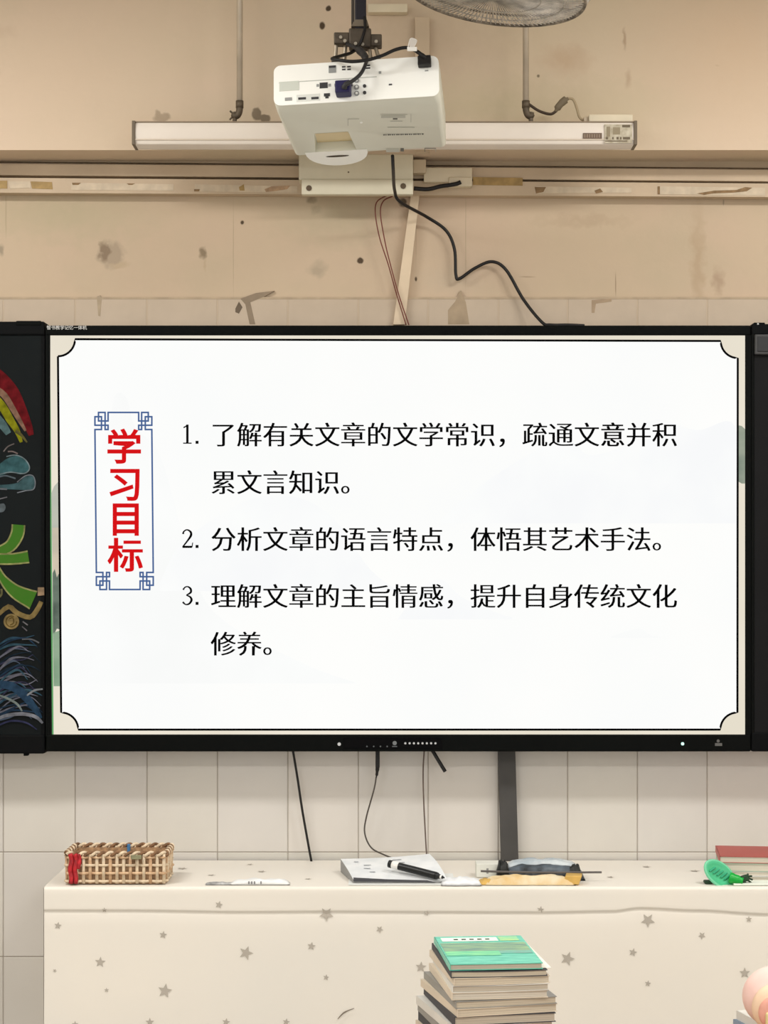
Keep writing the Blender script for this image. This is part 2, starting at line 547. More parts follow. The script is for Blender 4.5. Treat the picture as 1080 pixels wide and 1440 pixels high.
scr['label'] = 'lit slide with numbered lines of black Chinese writing'
poly([(69, 540), (70.8, 540), (75.4, 1033), (73.2, 1033)], YS-.0002, emit('slide_green', (104, 176, 110), .8), 'green_edge', scr)
poly([(64.2, 460), (70.2, 460), (76, 1036), (64.2, 1036)], YB-.0002, M_SEAM, 'left_edge', disp)
# landscape glimpses along the margins
poly([(72, 694), (76, 684), (83, 676), (85, 800), (74, 800)], YS-.0002, emit('slide_hill', (178, 182, 172), 1, (196, 196, 182), 8), 'hill', scr)
poly([(73.6, 742), (84.5, 742), (85, 812), (74, 812)], YS-.0003, emit('slide_sand', (214, 200, 178), 1, (188, 180, 164), 8), 'hill', scr)
poly([(74, 806), (77, 800), (80, 812), (83, 806), (86, 812), (86, 886), (80, 884), (76, 892), (74.3, 892)], YS-.0004, emit('slide_trees', (84, 96, 86), 1, (120, 134, 120), 14), 'trees', scr)
poly([(74.3, 890), (86, 886), (86.5, 965), (75.5, 965)], YS-.0004, emit('slide_meadow', (130, 158, 130), 1, (156, 178, 152), 8), 'meadow', scr)
poly([(1038, 598), (1043, 599), (1048.3, 604), (1048.3, 680), (1043, 680), (1038, 677)], YS-.0004, emit('slide_far_hill', (128, 140, 126), 1, (168, 174, 156), 10), 'hill', scr)
# white card with scooped corners
def scoop(L0, T0, R0, L1, B0, R1, r):
    """corner points of the card: left/right edges lean a little"""
    pts = []
    def arc(cx, cy, a0, a1):
        for i in range(11):
            a = math.radians(a0+(a1-a0)*i/10)
            pts.append((cx+r*math.cos(a), cy+r*math.sin(a)))
    arc(L0, T0[0], 90, 0); arc(R0, T0[1], 180, 90); arc(R1, B0, 270, 180); arc(L1, B0, 0, -90)
    return pts
card = scoop(81.5, (477, 479.5), 1037.5, 86, 1026, 1037, 24)
E_CARD = emit('slide_white', (254, 254, 252), 1.0, (251, 252, 251), 2.0)
poly(card, YS-.0006, E_CARD, 'slide_card', scr)
E_G1 = emit('slide_mist', (249, 250, 249), 1.0, (252, 253, 252), 4.0)
E_G2 = emit('slide_mist_blue', (248, 249, 250), 1.0, (252, 253, 252), 5.0)
def ridge(pts, m, y):
    q = spline([Vector((a, b, 0)) for a, b in pts], 6)
    n = len(q); base = max(p.y for p in q)
    mb = MB()
    mb.add([P(p.x, p.y, y) for p in q] + [P(p.x, base+1, y) for p in q], [(i, i+1, n+i+1, n+i) for i in range(n-1)])
    mb.build('misty_hill', m, scr)
ridge([(90, 960), (96, 800), (120, 690), (150, 610), (162, 556), (178, 560), (190, 600), (225, 640), (260, 760), (300, 860), (420, 930), (500, 960)], E_G1, YS-.0007)
ridge([(225, 820), (250, 770), (300, 730), (360, 700), (420, 700), (470, 730), (520, 800), (560, 830)], E_G2, YS-.0008)
ridge([(620, 730), (680, 680), (760, 630), (800, 620), (830, 640), (880, 625), (920, 590), (980, 605), (1034, 600), (1034, 735)], E_G2, YS-.0008)
ridge([(560, 870), (590, 830), (620, 815), (650, 840), (700, 862), (720, 868)], E_G2, YS-.00085)
ridge([(860, 895), (880, 888), (900, 884), (915, 893), (930, 896)], E_G1, YS-.00085)
E_INK = emit('slide_ink', (8, 8, 8), 1.0)
E_RED = emit('slide_red', (214, 20, 24), 1.0)
E_BLUE = emit('slide_blue', (72, 100, 150), 1.0)
MB().ribbon(card + [card[0]], 3.0, YS-.0010).build('card_outline', E_INK, scr)
# title frame with knotted corners
knot = [(19, 0), (19, 12), (5.5, 12), (5.5, 0), (14.8, 0), (14.8, 24), (19, 24), (19, 18), (.5, 18), (.5, 6), (9.7, 6), (9.7, 24), (.5, 24)]
fr = MB()
tl = [(133+a, 580+b) for a, b in knot]; tr = [(214-a, 580+b) for a, b in knot]
bl = [(135+a, 829-b) for a, b in knot]; br = [(216-a, 829-b) for a, b in knot]
loop = tl + bl[::-1] + br + tr[::-1] + [tl[0]]
for a, b in zip(loop[:-1], loop[1:]):
    d = Vector((b[0]-a[0], b[1]-a[1])); d.normalize()
    fr.ribbon([(a[0]-d.x*.9, a[1]-d.y*.9), (b[0]+d.x*.9, b[1]+d.y*.9)], 2.3, YS-.0010)
fr.build('title_frame', E_BLUE, scr)
em = 51.0
centers = [(174.5, 627.5), (175.5, 680), (177, 729), (176.5, 780)]
for ch, (a, b) in zip('学习目标', centers):
    glyphs(ch, em, YS-.0012, [(a-.5*em, b+.385*em)], off=.010 if ch == '标' else .021, shifts=(-.012, 0, .012) if ch == '标' else (0.0,)).build('title_character', E_RED, scr)
lines = [('了解有关文章的文学常识，疏通文意并积', 611), ('累文言知识。', 678), ('分析文章的语言特点，体悟其艺术手法。', 758), ('理解文章的主旨情感，提升自身传统文化', 838), ('修养。', 905)]
em = 36.5
for s_, cy in lines:
    for i, ch in enumerate(s_):
        glyphs(ch, em, YS-.0012, [(296+i*em, cy+.385*em)], off=0.0 if ch == '意' else -.004, shifts=(-.018, 0, .018)).build('written_character', E_INK, scr)
YT = YS-.0012
def num(parts):
    mb = MB()
    for pts, w, sm in parts: mb.ribbon(pts, w, YT, sm)
    mb.build('line_number', E_INK, scr)
dot = lambda cy: ([(275, cy), (279.2, cy)], 4.2, 0)
num([([(263.5, 597), (263.5, 623.5)], 3.4, 0), ([(257.5, 623.2), (269.5, 623.2)], 1.6, 0), ([(258, 601.5), (264.5, 597.6)], 1.8, 0), dot(622)])
num([([(257.5, 751), (258.5, 747.5), (263, 745), (268, 748), (268.5, 753), (264, 760), (257, 769)], [3, 2, 1.8, 3, 3.4, 2.4, 1.8], 5), ([(256.5, 769), (270, 769)], 3.0, 0), ([(270, 769.5), (271, 763)], 1.4, 0), dot(768.5)])
num([([(257.5, 829.5), (260, 826), (264, 825), (268, 828), (268.2, 833), (262, 837)], [2.6, 1.8, 1.8, 3, 3, 1.4], 5), ([(262, 837), (267.5, 839.5), (269.3, 844), (266, 849), (261, 850), (257, 846.5)], [1.4, 2.6, 3.4, 2.6, 1.8, 2.8], 5), dot(848.5)])
# writing on the top bezel, key panel and lights on the bottom one
M_PRINT = mat('grey_print', (206, 206, 202), .6)
s_ = '智书教学记忆一体机'
glyphs(s_, 6.3, YB-.0068, [(65.5+i*6.3, 460.5+.385*6.5) for i in range(9)], off=.004).build('bezel_writing', M_PRINT, disp)
pbox(483, 1037.5, 622, 1053, YB-.0075, YB-.004, .0008).build('key_panel', mat('gloss_black', (9, 9, 10), .4, spec=.05), disp)
kp = bpy.data.objects['key_panel']
def disc(px, py, r, y, m, name, par, n=14, th=.002):
    c = P(px, py, y)
    rr = S(r, y)
    MB().prism([(c.x+rr*math.cos(2*math.pi*i/n), c.z+rr*math.sin(2*math.pi*i/n)) for i in range(n)], y, y+th).build(name, m, par)
for i in range(8): disc(570+i*6.05, 1045.3, 1.5, YB-.0085, mat('port_white', (190, 192, 194), .4), 'key_mark', kp)
for i in range(4): disc(516+i*9.5, 1049.7, 1.1, YB-.0085, mat('port_grey', (84, 88, 90), .4), 'key_mark', kp)
disc(555, 1045, 3.0, YB-.0085, mat('port_ring', (110, 114, 116), .4), 'key_button', kp)
pbox(551.5, 1049, 558.5, 1050.5, YB-.0082, YB-.006).build('key_mark', mat('port_grey', (84, 88, 90), .4), kp)
disc(477, 1046.5, 2.4, YB-.0075, mat('port_white', (190, 192, 194), .4), 'sensor', disp)
disc(960, 1046, 2.2, YB-.0075, emit('led', (200, 255, 240), 1.5), 'power_light', disp)
disc(1010, 1042, 2.2, YB-.0068, mat('icon_grey', (92, 92, 90), .5), 'icon', disp)
pbox(1005.5, 1045, 1015.5, 1049, YB-.0068, YB-.005).build('icon', mat('icon_grey', (92, 92, 90), .5), disp)

# left writing board with the chalk picture
lb = thing('chalkboard', P(20, 1060, YB), 'dark chalkboard with rainbow and wave chalk drawing left of display', 'chalkboard')
pbox(-420, 470, 58, 1034, YB-.002, -.02).build('writing_surface', mat('slate', (22, 26, 27), .8, .15, 5, spec=.1), lb)
pbox(-430, 452, 62.6, 471, YB-.008, -.02, .004).build('top_rail', M_BLK2, lb)
pbox(-430, 1033.5, 62.6, 1060, YB-.008, -.02, .004).build('bottom_rail', M_BLK2, lb)
pbox(57.5, 470, 62.6, 1034, YB-.0022, -.02).build('side_rail', M_BLK2, lb)
pbox(22, 451, 58, 458, YB-.010, -.03, .003).build('rail_cap', M_BLK, lb)
pbox(33, 1059, 39, 1063, YB-.004, YB+.02, .001).build('rail_foot', M_BLK, lb)
YC = YB-.0026
lyr = [0]
def chalk(pts, w, rgb, sm=5, name='chalk_stroke', rgb2=None):
    lyr[0] += 1
    rgb = tuple(int(v*.86) for v in rgb)
    m = mat('chalk_%d_%d_%d' % rgb, rgb, .95, .35, 40, rgb2=rgb2, spec=.05)
    MB().ribbon(pts, w, YC-.00006*lyr[0], sm).build(name, m, lb)
def cpoly(pts, rgb, sm=4, name='chalk_patch'):
    lyr[0] += 1
    q = [Vector((a, b, 0)) for a, b in pts]
    if sm:
        q = spline(q + [q[0]], sm)[:-1]
    y = YC-.00006*lyr[0]
    MB().add([P(p.x, p.y, y) for p in q], [tuple(range(len(q)))]).build(name, mat('chalk_%d_%d_%d' % tuple(int(v*.86) for v in rgb), tuple(int(v*.86) for v in rgb), .95, .35, 40, spec=.05), lb)
chalk([(-12, 524), (3, 535), (18, 552), (30, 575), (40, 600), (44, 612)], [22, 20, 18, 14, 11, 7], (120, 30, 36), name='chalk_rainbow_band')
chalk([(-8, 545), (6, 556), (18, 575), (28, 592), (36, 606)], [8, 9, 8, 6, 3], (150, 116, 96), name='chalk_rainbow_band')
chalk([(-8, 560), (4, 573), (14, 590), (24, 606), (30, 622)], [14, 12, 11, 8, 4], (150, 150, 30), name='chalk_rainbow_band')
chalk([(22, 606), (30, 612), (38, 622)], [5, 4, 2], (110, 104, 60))
chalk([(-6, 586), (4, 598), (12, 610)], [12, 12, 8], (92, 122, 124), name='chalk_rainbow_band')
chalk([(5, 635), (11, 628), (20, 624)], 1.6, (130, 120, 118))
chalk([(11, 635), (18, 635), (25, 638)], 2, (140, 126, 124))
cpoly([(-4, 656), (8, 646), (22, 641), (34, 646), (41, 656), (38, 664), (28, 667), (14, 664), (-4, 670)], (66, 106, 112))
chalk([(9, 642), (22, 640), (34, 645), (41, 655), (40, 662), (32, 666), (14, 664), (-4, 668)], 1.5, (130, 146, 150))
cpoly([(-4, 682), (14, 681), (26, 678), (36, 670), (46, 670), (49, 678), (46, 688), (34, 689), (12, 688), (-4, 688)], (70, 102, 108))
chalk([(24, 678), (36, 669), (46, 669), (49.5, 678), (47, 688), (36, 690), (24, 693)], 1.4, (134, 140, 148))
chalk([(-3, 671), (8, 669), (22, 673)], 2.2, (104, 118, 126))
chalk([(-3, 687), (10, 688)], 2.4, (120, 128, 134))
chalk([(-2, 702), (10, 699)], 1.6, (130, 130, 134))
cpoly([(-4, 710), (5, 708), (8, 714), (4, 720), (-4, 719)], (104, 114, 120))
OUT, GRN = (170, 172, 110), (74, 122, 44)
def bar(pts, w, sm=5):
    chalk(pts, [k+4.4 for k in w], OUT, sm); chalk(pts, w, GRN, sm, 'chalk_letter', (56, 104, 34))
bar([(26, 738), (24, 752), (14, 768), (-6, 778)], [15, 15, 13, 11])
bar([(-6, 786), (18, 786), (40, 783)], [12, 12, 14], 3)
bar([(-6, 796), (4, 814), (22, 832), (47, 844)], [4, 8, 16, 24])
GOLD = (150, 130, 82)
chalk([(-4, 866), (12, 853), (24, 862), (42, 868), (52, 858), (58, 846)], [5, 7, 7, 7, 7, 6], GOLD, 3)
cpoly([(53, 826), (62, 826), (62.4, 837), (53, 838)], (176, 148, 118), 0)
chalk([(-4, 842), (2, 836), (2, 828)], 3, (120, 116, 80))
cpoly([(16+11*math.cos(a*math.pi/6), 874+11*math.sin(a*math.pi/6)) for a in range(12)], (158, 136, 88), 2, 'chalk_coin')
chalk([(16+7.5*math.cos(a*math.pi/6), 874+7.5*math.sin(a*math.pi/6)) for a in range(11)], 1.6, (104, 84, 44))
chalk([(13, 870), (18, 869), (19, 876), (14, 879)], 1.6, (104, 84, 44))
chalk([(32, 874), (39, 879)], 1.8, (140, 138, 142)); chalk([(31, 881), (38, 887)], 1.6, (120, 118, 124))
rw = random.Random(3)
WC = [(88, 100, 120), (58, 90, 112), (120, 122, 136), (44, 66, 90), (66, 66, 92), (64, 98, 116), (36, 50, 66)]
for i in range(30):
    y0 = 905 + i*3.6 + rw.uniform(-3, 3)
    x1 = rw.uniform(34, 60)
    chalk([(-6, y0+rw.uniform(2, 14)), (14, y0-rw.uniform(2, 8)), (x1*.7, y0-8+rw.uniform(-6, 6)), (x1, y0-6+rw.uniform(-5, 12))], [rw.uniform(1, 2.2), rw.uniform(1.6, 4.0), rw.uniform(1, 2.6), .8], rw.choice(WC))
chalk([(31, 899), (44, 899), (55, 904)], 2, (120, 124, 130))
chalk([(-6, 962), (16, 965), (34, 978), (50, 998), (58, 1010)], [10, 12, 12, 9, 3], (50, 78, 106))
chalk([(-6, 976), (10, 982), (24, 990), (31, 1000)], [2, 3.2, 3.2, 2], (146, 160, 156))
chalk([(-6, 1012), (10, 1006), (32, 1004), (50, 1008), (60, 1017)], [4, 5, 5, 5, 3], (142, 146, 156))
chalk([(-6, 1022), (14, 1014), (36, 1016), (52, 1026)], [2.4, 2.6, 2.6, 1.2], (62, 66, 100))
chalk([(38, 978), (48, 971), (60, 969)], [2, 3, 2], (160, 166, 172))

# right writing board
rb = thing('sliding_board', P(1066, 1060, YB), 'plain black sliding board at the right edge of the display', 'board')
pbox(1060, 470, 1500, 1031, YB-.004, -.02).build('writing_surface', mat('slate_plain', (26, 26, 27), .7, .08, 5, spec=.1), rb)
pbox(1057, 455.5, 1510, 471, YB-.008, -.02, .004).build('top_rail', M_BLK2, rb)
pbox(1057, 1030, 1510, 1057, YB-.008, -.02, .004).build('bottom_rail', M_BLK2, rb)
pbox(1056.6, 470, 1061, 1031, YB-.007, -.02, .002).build('side_rail', M_BLK, rb)
bx = pbox(1061.5, 470, 1110, 498.5, YB-.016, YB-.002, .003).build('control_box', mat('box_rim', (58, 58, 58), .5), rb)
pbox(1065, 473, 1106, 495, YB-.0175, YB-.012, .003).build('box_window', mat('box_face', (30, 30, 31), .3), bx)
pbox(1060, 453.5, 1076, 458, YB-.006, -.05, .002).build('rail_cap', M_BLK, rb)
disc(1066, 455.5, 1.2, YB-.007, M_PRINT, 'screw', rb)

# ------------------------------------------------------------------ things on the wall
M_CREAM = mat('cream_plastic', (226, 214, 188), .6, .06, 12)
M_PVC = mat('pvc_trunk', (222, 202, 174), .7, .06, 10)
# bracket box behind the projector
YK = -.10
bk = thing('wall_bracket', P(500, 276, YK), 'off-white wall bracket box behind the projector', 'bracket')
M_BKT = mat('bracket_paint', (220, 214, 192), .6, .05, 9)
pbox(420, 216, 581, 253, YK, -.034, .004).build('back_plate', M_BKT, bk)
pbox(424, 252, 581, 273.5, YK-.006, YK+.02, .003).build('flange', M_BKT, bk)
pbox(581, 224, 599, 243, YK+.03, -.034, .002).build('side_tab', mat('bracket_tab', (206, 190, 164), .7), bk)
for (a, b_) in ((434.5, 264.5), (567, 261.5)):
    disc(a, b_, 4.2, YK-.0075, mat('bolt_dark', (96, 82, 66), .6, metal=.3), 'bolt', bk, 8, .004)
disc(490, 242, 1.2, YK-.001, mat('bolt_dark', (96, 82, 66)), 'screw_hole', bk, 8)
# trunking on the right of it
tk = thing('cable_trunking', P(630, 262, -.05), 'cream cable trunking stub on the rail right of bracket', 'trunking')
pbox(596, 235.5, 664, 256, -.055, -.034, .002).build('body', M_CREAM, tk)
pbox(631, 249, 664, 262, -.062, -.034, .002).build('end_cap', M_CREAM, tk)
# leaning trunk strip under the bracket
a, b_ = P(584, 274, -.01), P(561, 457, -.01)
vt = MB()
hw = S(10)
vt.add([a+Vector((-hw*.6, -.012, 0)), a+Vector((hw*.6, -.012, 0)), b_+Vector((hw*.8, -.012, 0)), b_+Vector((-hw*.8, -.012, 0)),
        a+Vector((-hw*.6, .013, 0)), a+Vector((hw*.6, .013, 0)), b_+Vector((hw*.8, .013, 0)), b_+Vector((-hw*.8, .013, 0))],
       [(0,1,2,3), (4,7,6,5), (0,4,5,1), (1,5,6,2), (2,6,7,3), (3,7,4,0)])
tag(vt.build('leaning_trunk', M_PVC), 'thin beige cable trunk leaning on the wall above the display', 'trunking')
# trunking on the beam
bt = thing('beam_trunking', P(593, 90, B-.02), 'beige vertical cable trunk on the beam behind the power lead', 'trunking')
pbox(583.5, 24, 604, 215, B-.016, B, .001).build('upright', mat('pvc_grey', (204, 184, 158), .7, .06, 10), bt)
pbox(517, 5, 573, 17, B-.03, B, .002).build('cross_piece', M_CREAM, bt)

# cables: each one a thing
M_CBL = mat('cable_black', (22, 20, 20), .5)
M_RED = mat('cable_red', (112, 52, 44), .5)
M_GCB = mat('cable_grey', (78, 72, 66), .6)
def cable(pts, y, r, m, name, label, smooth=8, ys=None):
    q = [P(a, b, ys[i] if ys else y) for i, (a, b) in enumerate(pts)]
    return tag(MB().tube(q, r, 8, smooth).build(name, m, smooth=True), label, 'cable')
cable([(552, 219), (553, 240), (555, 268), (563, 284), (600, 305), (627, 324), (639, 350), (641, 386), (646, 392), (668, 377), (692, 368), (712, 380), (736, 421), (762, 453), (775, 457), (800, 457), (822, 458)],
      0, .0045, M_CBL, 'video_cable', 'black cable drooping in waves down to the display top', 8,
      [-.46, -.40, -.20, -.15, -.04, -.02, -.02, -.02, -.02, -.02, -.02, -.02, -.03, -.06, -.07, -.07, -.07])
cable([(544, 275), (530, 284), (528, 302), (534, 335), (546, 372), (556, 408), (571, 457)], -.03, .0017, M_RED, 'red_wire', 'thin red wire bowing furthest left under the bracket', 8)
cable([(552, 276), (539, 283), (535, 300), (541, 338), (548, 368), (560, 412), (575, 457)], -.034, .0017, M_RED, 'red_wire', 'thin red wire on the right of its twin under bracket', 8)
cable([(582, 265), (602, 266), (620, 262), (640, 259), (648, 256)], -.075, .006, M_CBL, 'bracket_cable', 'short thick black cable running right from bracket', 6)
# below the board
def tail(pts, ys, r, m, name, label):
    return cable(pts, 0, r, m, name, label, 8, ys)
tail([(411, 1050), (418, 1092), (426, 1145), (438, 1212)], [-.05, -.04, -.03, -.03], .0034, M_CBL, 'hanging_cable', 'straight black cable from display down behind desk edge')
t2 = thing('usb_cable', P(531, 1060, -.05), 'grey cable with black plug looping down toward papers', 'cable')
pbox(528, 1048, 534, 1080, -.06, -.045, .002).build('plug', M_CBL, t2)
MB().tube([P(531, 1078, -.052), P(530, 1088, -.052), P(529, 1094, -.052)], [.0055, .004, .002], 8, 4).build('plug_neck', M_CBL, t2)
MB().tube([P(a, b, c) for a, b, c in ((529, 1092, -.052), (526, 1110, -.05), (515, 1150, -.04), (513, 1172, -.04), (522, 1192, -.05), (540, 1202, -.09), (556, 1208, -.14))], .0022, 8, 8).build('cord', M_GCB, t2, True)
tail([(597, 1050), (595, 1085), (596, 1130), (598, 1170), (600, 1206)], [-.05, -.04, -.04, -.05, -.10], .0020, mat('cable_brown', (98, 84, 76), .6), 'hanging_wire', 'thin brown-grey wire from display to the papers')
tag(MB().tube([P(606, 1052, -.06), P(626, 1085, -.06)], .0055, 8).build('stub_antenna', M_CBL), 'short slanted black stub poking out below the display', 'antenna')
# dark post between tile wall and desk
dk = mat('dark_grey_metal', (74, 72, 70), .6, .1, 12)
ps = MB()
q0, q1 = P(711.5, 1040, -.012), P(716.5, 1212, -.012)
hw = S(12)
ps.add([q0+Vector((-hw, -.02, 0)), q0+Vector((hw, -.02, 0)), q1+Vector((hw, -.02, 0)), q1+Vector((-hw, -.02, 0)),
        q0+Vector((-hw, .006, 0)), q0+Vector((hw, .006, 0)), q1+Vector((hw, .006, 0)), q1+Vector((-hw, .006, 0))],
       [(0,1,2,3), (4,7,6,5), (0,4,5,1), (1,5,6,2), (2,6,7,3), (3,7,4,0)])
tag(ps.build('cable_duct', dk), 'dark grey flat duct running down the tiles below display', 'duct')

# ------------------------------------------------------------------ roller screen on its two rods
YR = -.27
rs = thing('roller_screen', P(540, 208, YR), 'long white roller screen case hung on two rods', 'roller screen')
M_CASE = mat('case_white', (236, 226, 214), .45, .03, 6)
prof = []
zc = P(0, 188.5, YR).z; hh = S(16, YR)
for i in range(9):
    a = math.radians(90 - 180*i/8)
    prof.append((YR - .012*max(0.0, math.cos(a))**.7, zc + hh*math.sin(a)))
prof += [(YR+.05, zc-hh), (YR+.05, zc+hh)]
x0, x1 = P(190, 0, YR).x, P(891, 0, YR).x
cs = MB(); n = len(prof)
cs.add([(x0, a, b) for a, b in prof] + [(x1, a, b) for a, b in prof], [tuple(range(n)), tuple(range(2*n-1, n-1, -1))] + [(i, (i+1) % n, n+(i+1) % n, n+i) for i in range(n)])
co = shade_auto(cs.build('case', M_CASE, rs), 30)
M_CAPD = mat('cap_grey', (110, 98, 82), .6)
for (a, b) in ((186.5, 191), (890.5, 895)):
    u = P(a, 0, YR).x; v = P(b, 0, YR).x
    MB().bbox((u, YR-.016, zc-hh-.001), (v, YR+.053, zc+hh+.002), .001).build('end_cap', M_CAPD, rs)
MB().box((x0, YR-.0135, zc-hh*.62), (x1, YR-.008, zc-hh*.52)).build('lower_lip', mat('case_lip', (214, 200, 182), .5), rs)
MB().box((x0, YR-.004, zc+hh-.001), (x1, YR+.045, zc+hh+.003)).build('top_edge', mat('case_top', (140, 124, 104), .6), rs)
YL = YR-.0145
lb2 = pbox(850, 175, 889, 201, YL, YL+.003).build('sticker', mat('sticker_pale', (206, 198, 178), .6, .2, 60, rgb2=(164, 152, 128)), rs)
for i, (a, w) in enumerate([(852, 3), (861, 2), (867, 3), (872, 2), (876, 10)]):
    pbox(a, 192.5, a+w, 196, YL-.0006, YL).build('sticker_print', mat('print_dark', (110, 98, 80), .7), lb2)
pbox(851, 197.6, 882, 199, YL-.0006, YL).build('sticker_print', mat('print_dark', (110, 98, 80), .7), lb2)
pbox(853, 178, 858, 192, YL-.0006, YL).build('sticker_print', mat('print_mid', (150, 138, 114), .7), lb2)
pbox(862, 179, 872, 189, YL-.0006, YL).build('sticker_print', mat('print_mid', (150, 138, 114), .7), lb2)
pbox(875, 175.5, 886, 179, YL-.0006, YL).build('sticker_print', mat('print_dark', (110, 98, 80), .7), lb2)
bc = pbox(820, 187, 846.5, 195, YL, YL+.003).build('barcode', mat('barcode_brown', (116, 98, 84), .7), rs)
for i in range(7):
    pbox(822+i*3.4, 188.5, 823+i*3.4, 193.5, YL-.0005, YL).build('barcode_bar', mat('barcode_gap', (164, 146, 128), .7), bc)
sb = pbox(828, 160.5, 890, 174, YR+.005, YR+.06, .003).build('switch_box', M_CREAM, rs)
pbox(821, 164, 827.5, 174, YR+.015, YR+.045, .002).build('cable_gland', mat('gland', (196, 180, 156), .6), sb)
M_ROD = mat('rod_steel', (204, 190, 170), .45, .1, 10, metal=.25)
M_HOOK = mat('hook_iron', (104, 92, 76), .55, .2, 40, metal=.3)
for k, px in enumerate((337, 739.5)):
    yr = YR+.03
    p = P(px, 145, yr)
    rod = MB().tube([p, Vector((p.x, yr, CEIL-.001))], S(4.4, yr), 12).build('rod', M_ROD, rs, True)
    s = -1 if k == 0 else 1
    sp = lambda a, b: P(px+a*s, b, yr)
    MB().tube([sp(0, 142), sp(0, 152)], S(5.6, yr), 12).build('rod_sleeve', M_HOOK, rod, True)
    MB().tube([sp(0, 148), sp(.4, 156), sp(3, 162), sp(7, 163), sp(8.5, 158)], [S(4.8, yr)]*4+[S(3.4, yr)], 10, 5).build('elbow', M_HOOK, rod, True)
    MB().tube([sp(7, 158), sp(7, 174)], S(3.2, yr), 8).build('hook_pin', M_HOOK, rod)
    if k == 0:
        MB().tube([sp(9, 160), sp(13.5, 156)], S(1.4, yr), 6).build('wing_nut', M_HOOK, rod)
        MB().tube([sp(9, 163), sp(14, 168.5)], S(1.4, yr), 6).build('wing_nut', M_HOOK, rod)
ct = thing('screen_lead', P(780, 170, YR+.03), 'dark lead with taped joint beside the white switch box', 'cable')
yl = YR+.028
MB().tube([P(743, 146, yl), P(758, 156, yl), P(774, 160.5, yl), P(782, 156, yl)], S(2, yl), 8, 6).build('dark_cord', mat('cord_brown', (66, 52, 40), .6), ct, True)
MB().tube([P(781, 157, yl), P(786, 149, yl), P(793, 142, yl), P(799, 138.5, yl)], [S(2.5, yl), S(5, yl), S(5.5, yl), S(2.5, yl)], 10, 5).build('tape_wrap', mat('tape_grey', (116, 104, 84), .7), ct, True)
MB().tube([P(798, 138.5, yl), P(806, 140, yl), P(811, 152, yl), P(815, 165, yl), P(823, 171, yl)], S(1.8, yl), 8, 6).build('pale_cord', mat('cord_pale', (168, 150, 120), .6), ct, True)

# ------------------------------------------------------------------ projector
PW, PH, PD = .40, .104, .30
YPJ = -(CD - F/585.0)
org = P(500.5, 113.5, YPJ)
pj = thing('projector', org, 'white ceiling projector seen from behind and below with rear ports', 'projector')
R = Euler((math.radians(-11.5), math.radians(-2.0), 0), 'XYZ').to_matrix().to_4x4()
YAW = Matrix.Rotation(math.radians(-6.0), 4, 'Z')
PM = Matrix.Translation(org) @ YAW @ R
pj.matrix_basis = PM
M_PJ = mat('projector_white', (252, 252, 246), .45, .02, 6)
M_PJ_SHADED = mat('projector_shell_shaded', (226, 226, 212), .5, .02, 6)  # shell greyed to stand for the shade on the underside
def rrect(w, h, r, n=5):
    out = []
    for cx, cz, a0 in ((w/2-r, h/2-r, 0), (-w/2+r, h/2-r, 90), (-w/2+r, -h/2+r, 180), (w/2-r, -h/2+r, 270)):
        for i in range(n+1):
            a = math.radians(a0+90*i/n)
            out.append((cx+r*math.cos(a), cz+r*math.sin(a)))
    return out
def loft(mb, secs, M=None):
    """secs: list of (list of (x,z), y)"""
    n = len(secs[0][0]); k0 = len(mb.v)
    for pts, y in secs:
        for x, z in pts:
            v = Vector((x, y, z)); mb.v.append(M @ v if M else v)
    for i in range(len(secs)-1):
        for j in range(n):
            mb.f.append((k0+i*n+j, k0+i*n+(j+1) % n, k0+(i+1)*n+(j+1) % n, k0+(i+1)*n+j))
    mb.f.append(tuple(k0+j for j in range(n)))
    mb.f.append(tuple(k0+(len(secs)-1)*n+j for j in range(n-1, -1, -1)))
    return mb
def apply_bool(o, cutters):
    for c in cutters:
        md = o.modifiers.new('cut', 'BOOLEAN'); md.operation = 'DIFFERENCE'; md.object = c; md.solver = 'EXACT'
    dg = bpy.context.evaluated_depsgraph_get()
    me = bpy.data.meshes.new_from_object(o.evaluated_get(dg))
    o.modifiers.clear()
    o.data = me
    for c in cutters: bpy.data.objects.remove(c)
R1 = rrect(PW, PH, .017)
body = loft(MB(), [(rrect(PW-.004, PH-.004, .016), .002), (R1, .006), (rrect(PW, PH, .012), .05), (rrect(PW-.012, PH, .012), PD-.012), (rrect(PW-.03, PH-.02, .012), PD)])
bo = body.build('shell', M_PJ_SHADED)
cut = MB()
cut.add([(-.126, .165, -.0525-.01), (-.040, .165, -.0525-.01), (-.032, .274, -.0525-.01), (-.140, .274, -.0525-.01),
         (-.126, .165, -.0518), (-.040, .165, -.0518), (-.036, .274, -.026), (-.136, .274, -.026)],
        [(0,3,2,1), (4,5,6,7), (0,1,5,4), (1,2,6,5), (2,3,7,6), (3,0,4,7)])
cu = cut.build('cutter')
bpy.context.view_layer.update()
apply_bool(bo, [cu])
def into_pj(o):
    """mesh built in projector space -> child of the projector"""
    o.matrix_basis = PM @ o.matrix_basis
    adopt(o, pj)
    return o
def pjl(mb, name, m, smooth=False, par=None):
    o = mb.build(name, m, None, smooth)
    o.matrix_basis = PM @ o.matrix_basis
    adopt(o, par or pj)
    return o
into_pj(shade_auto(bo, 40))
pjl(loft(MB(), [(rrect(PW, PH, .017), 0.0), (rrect(PW, PH, .017), .0022)]), 'rear_panel', M_PJ)
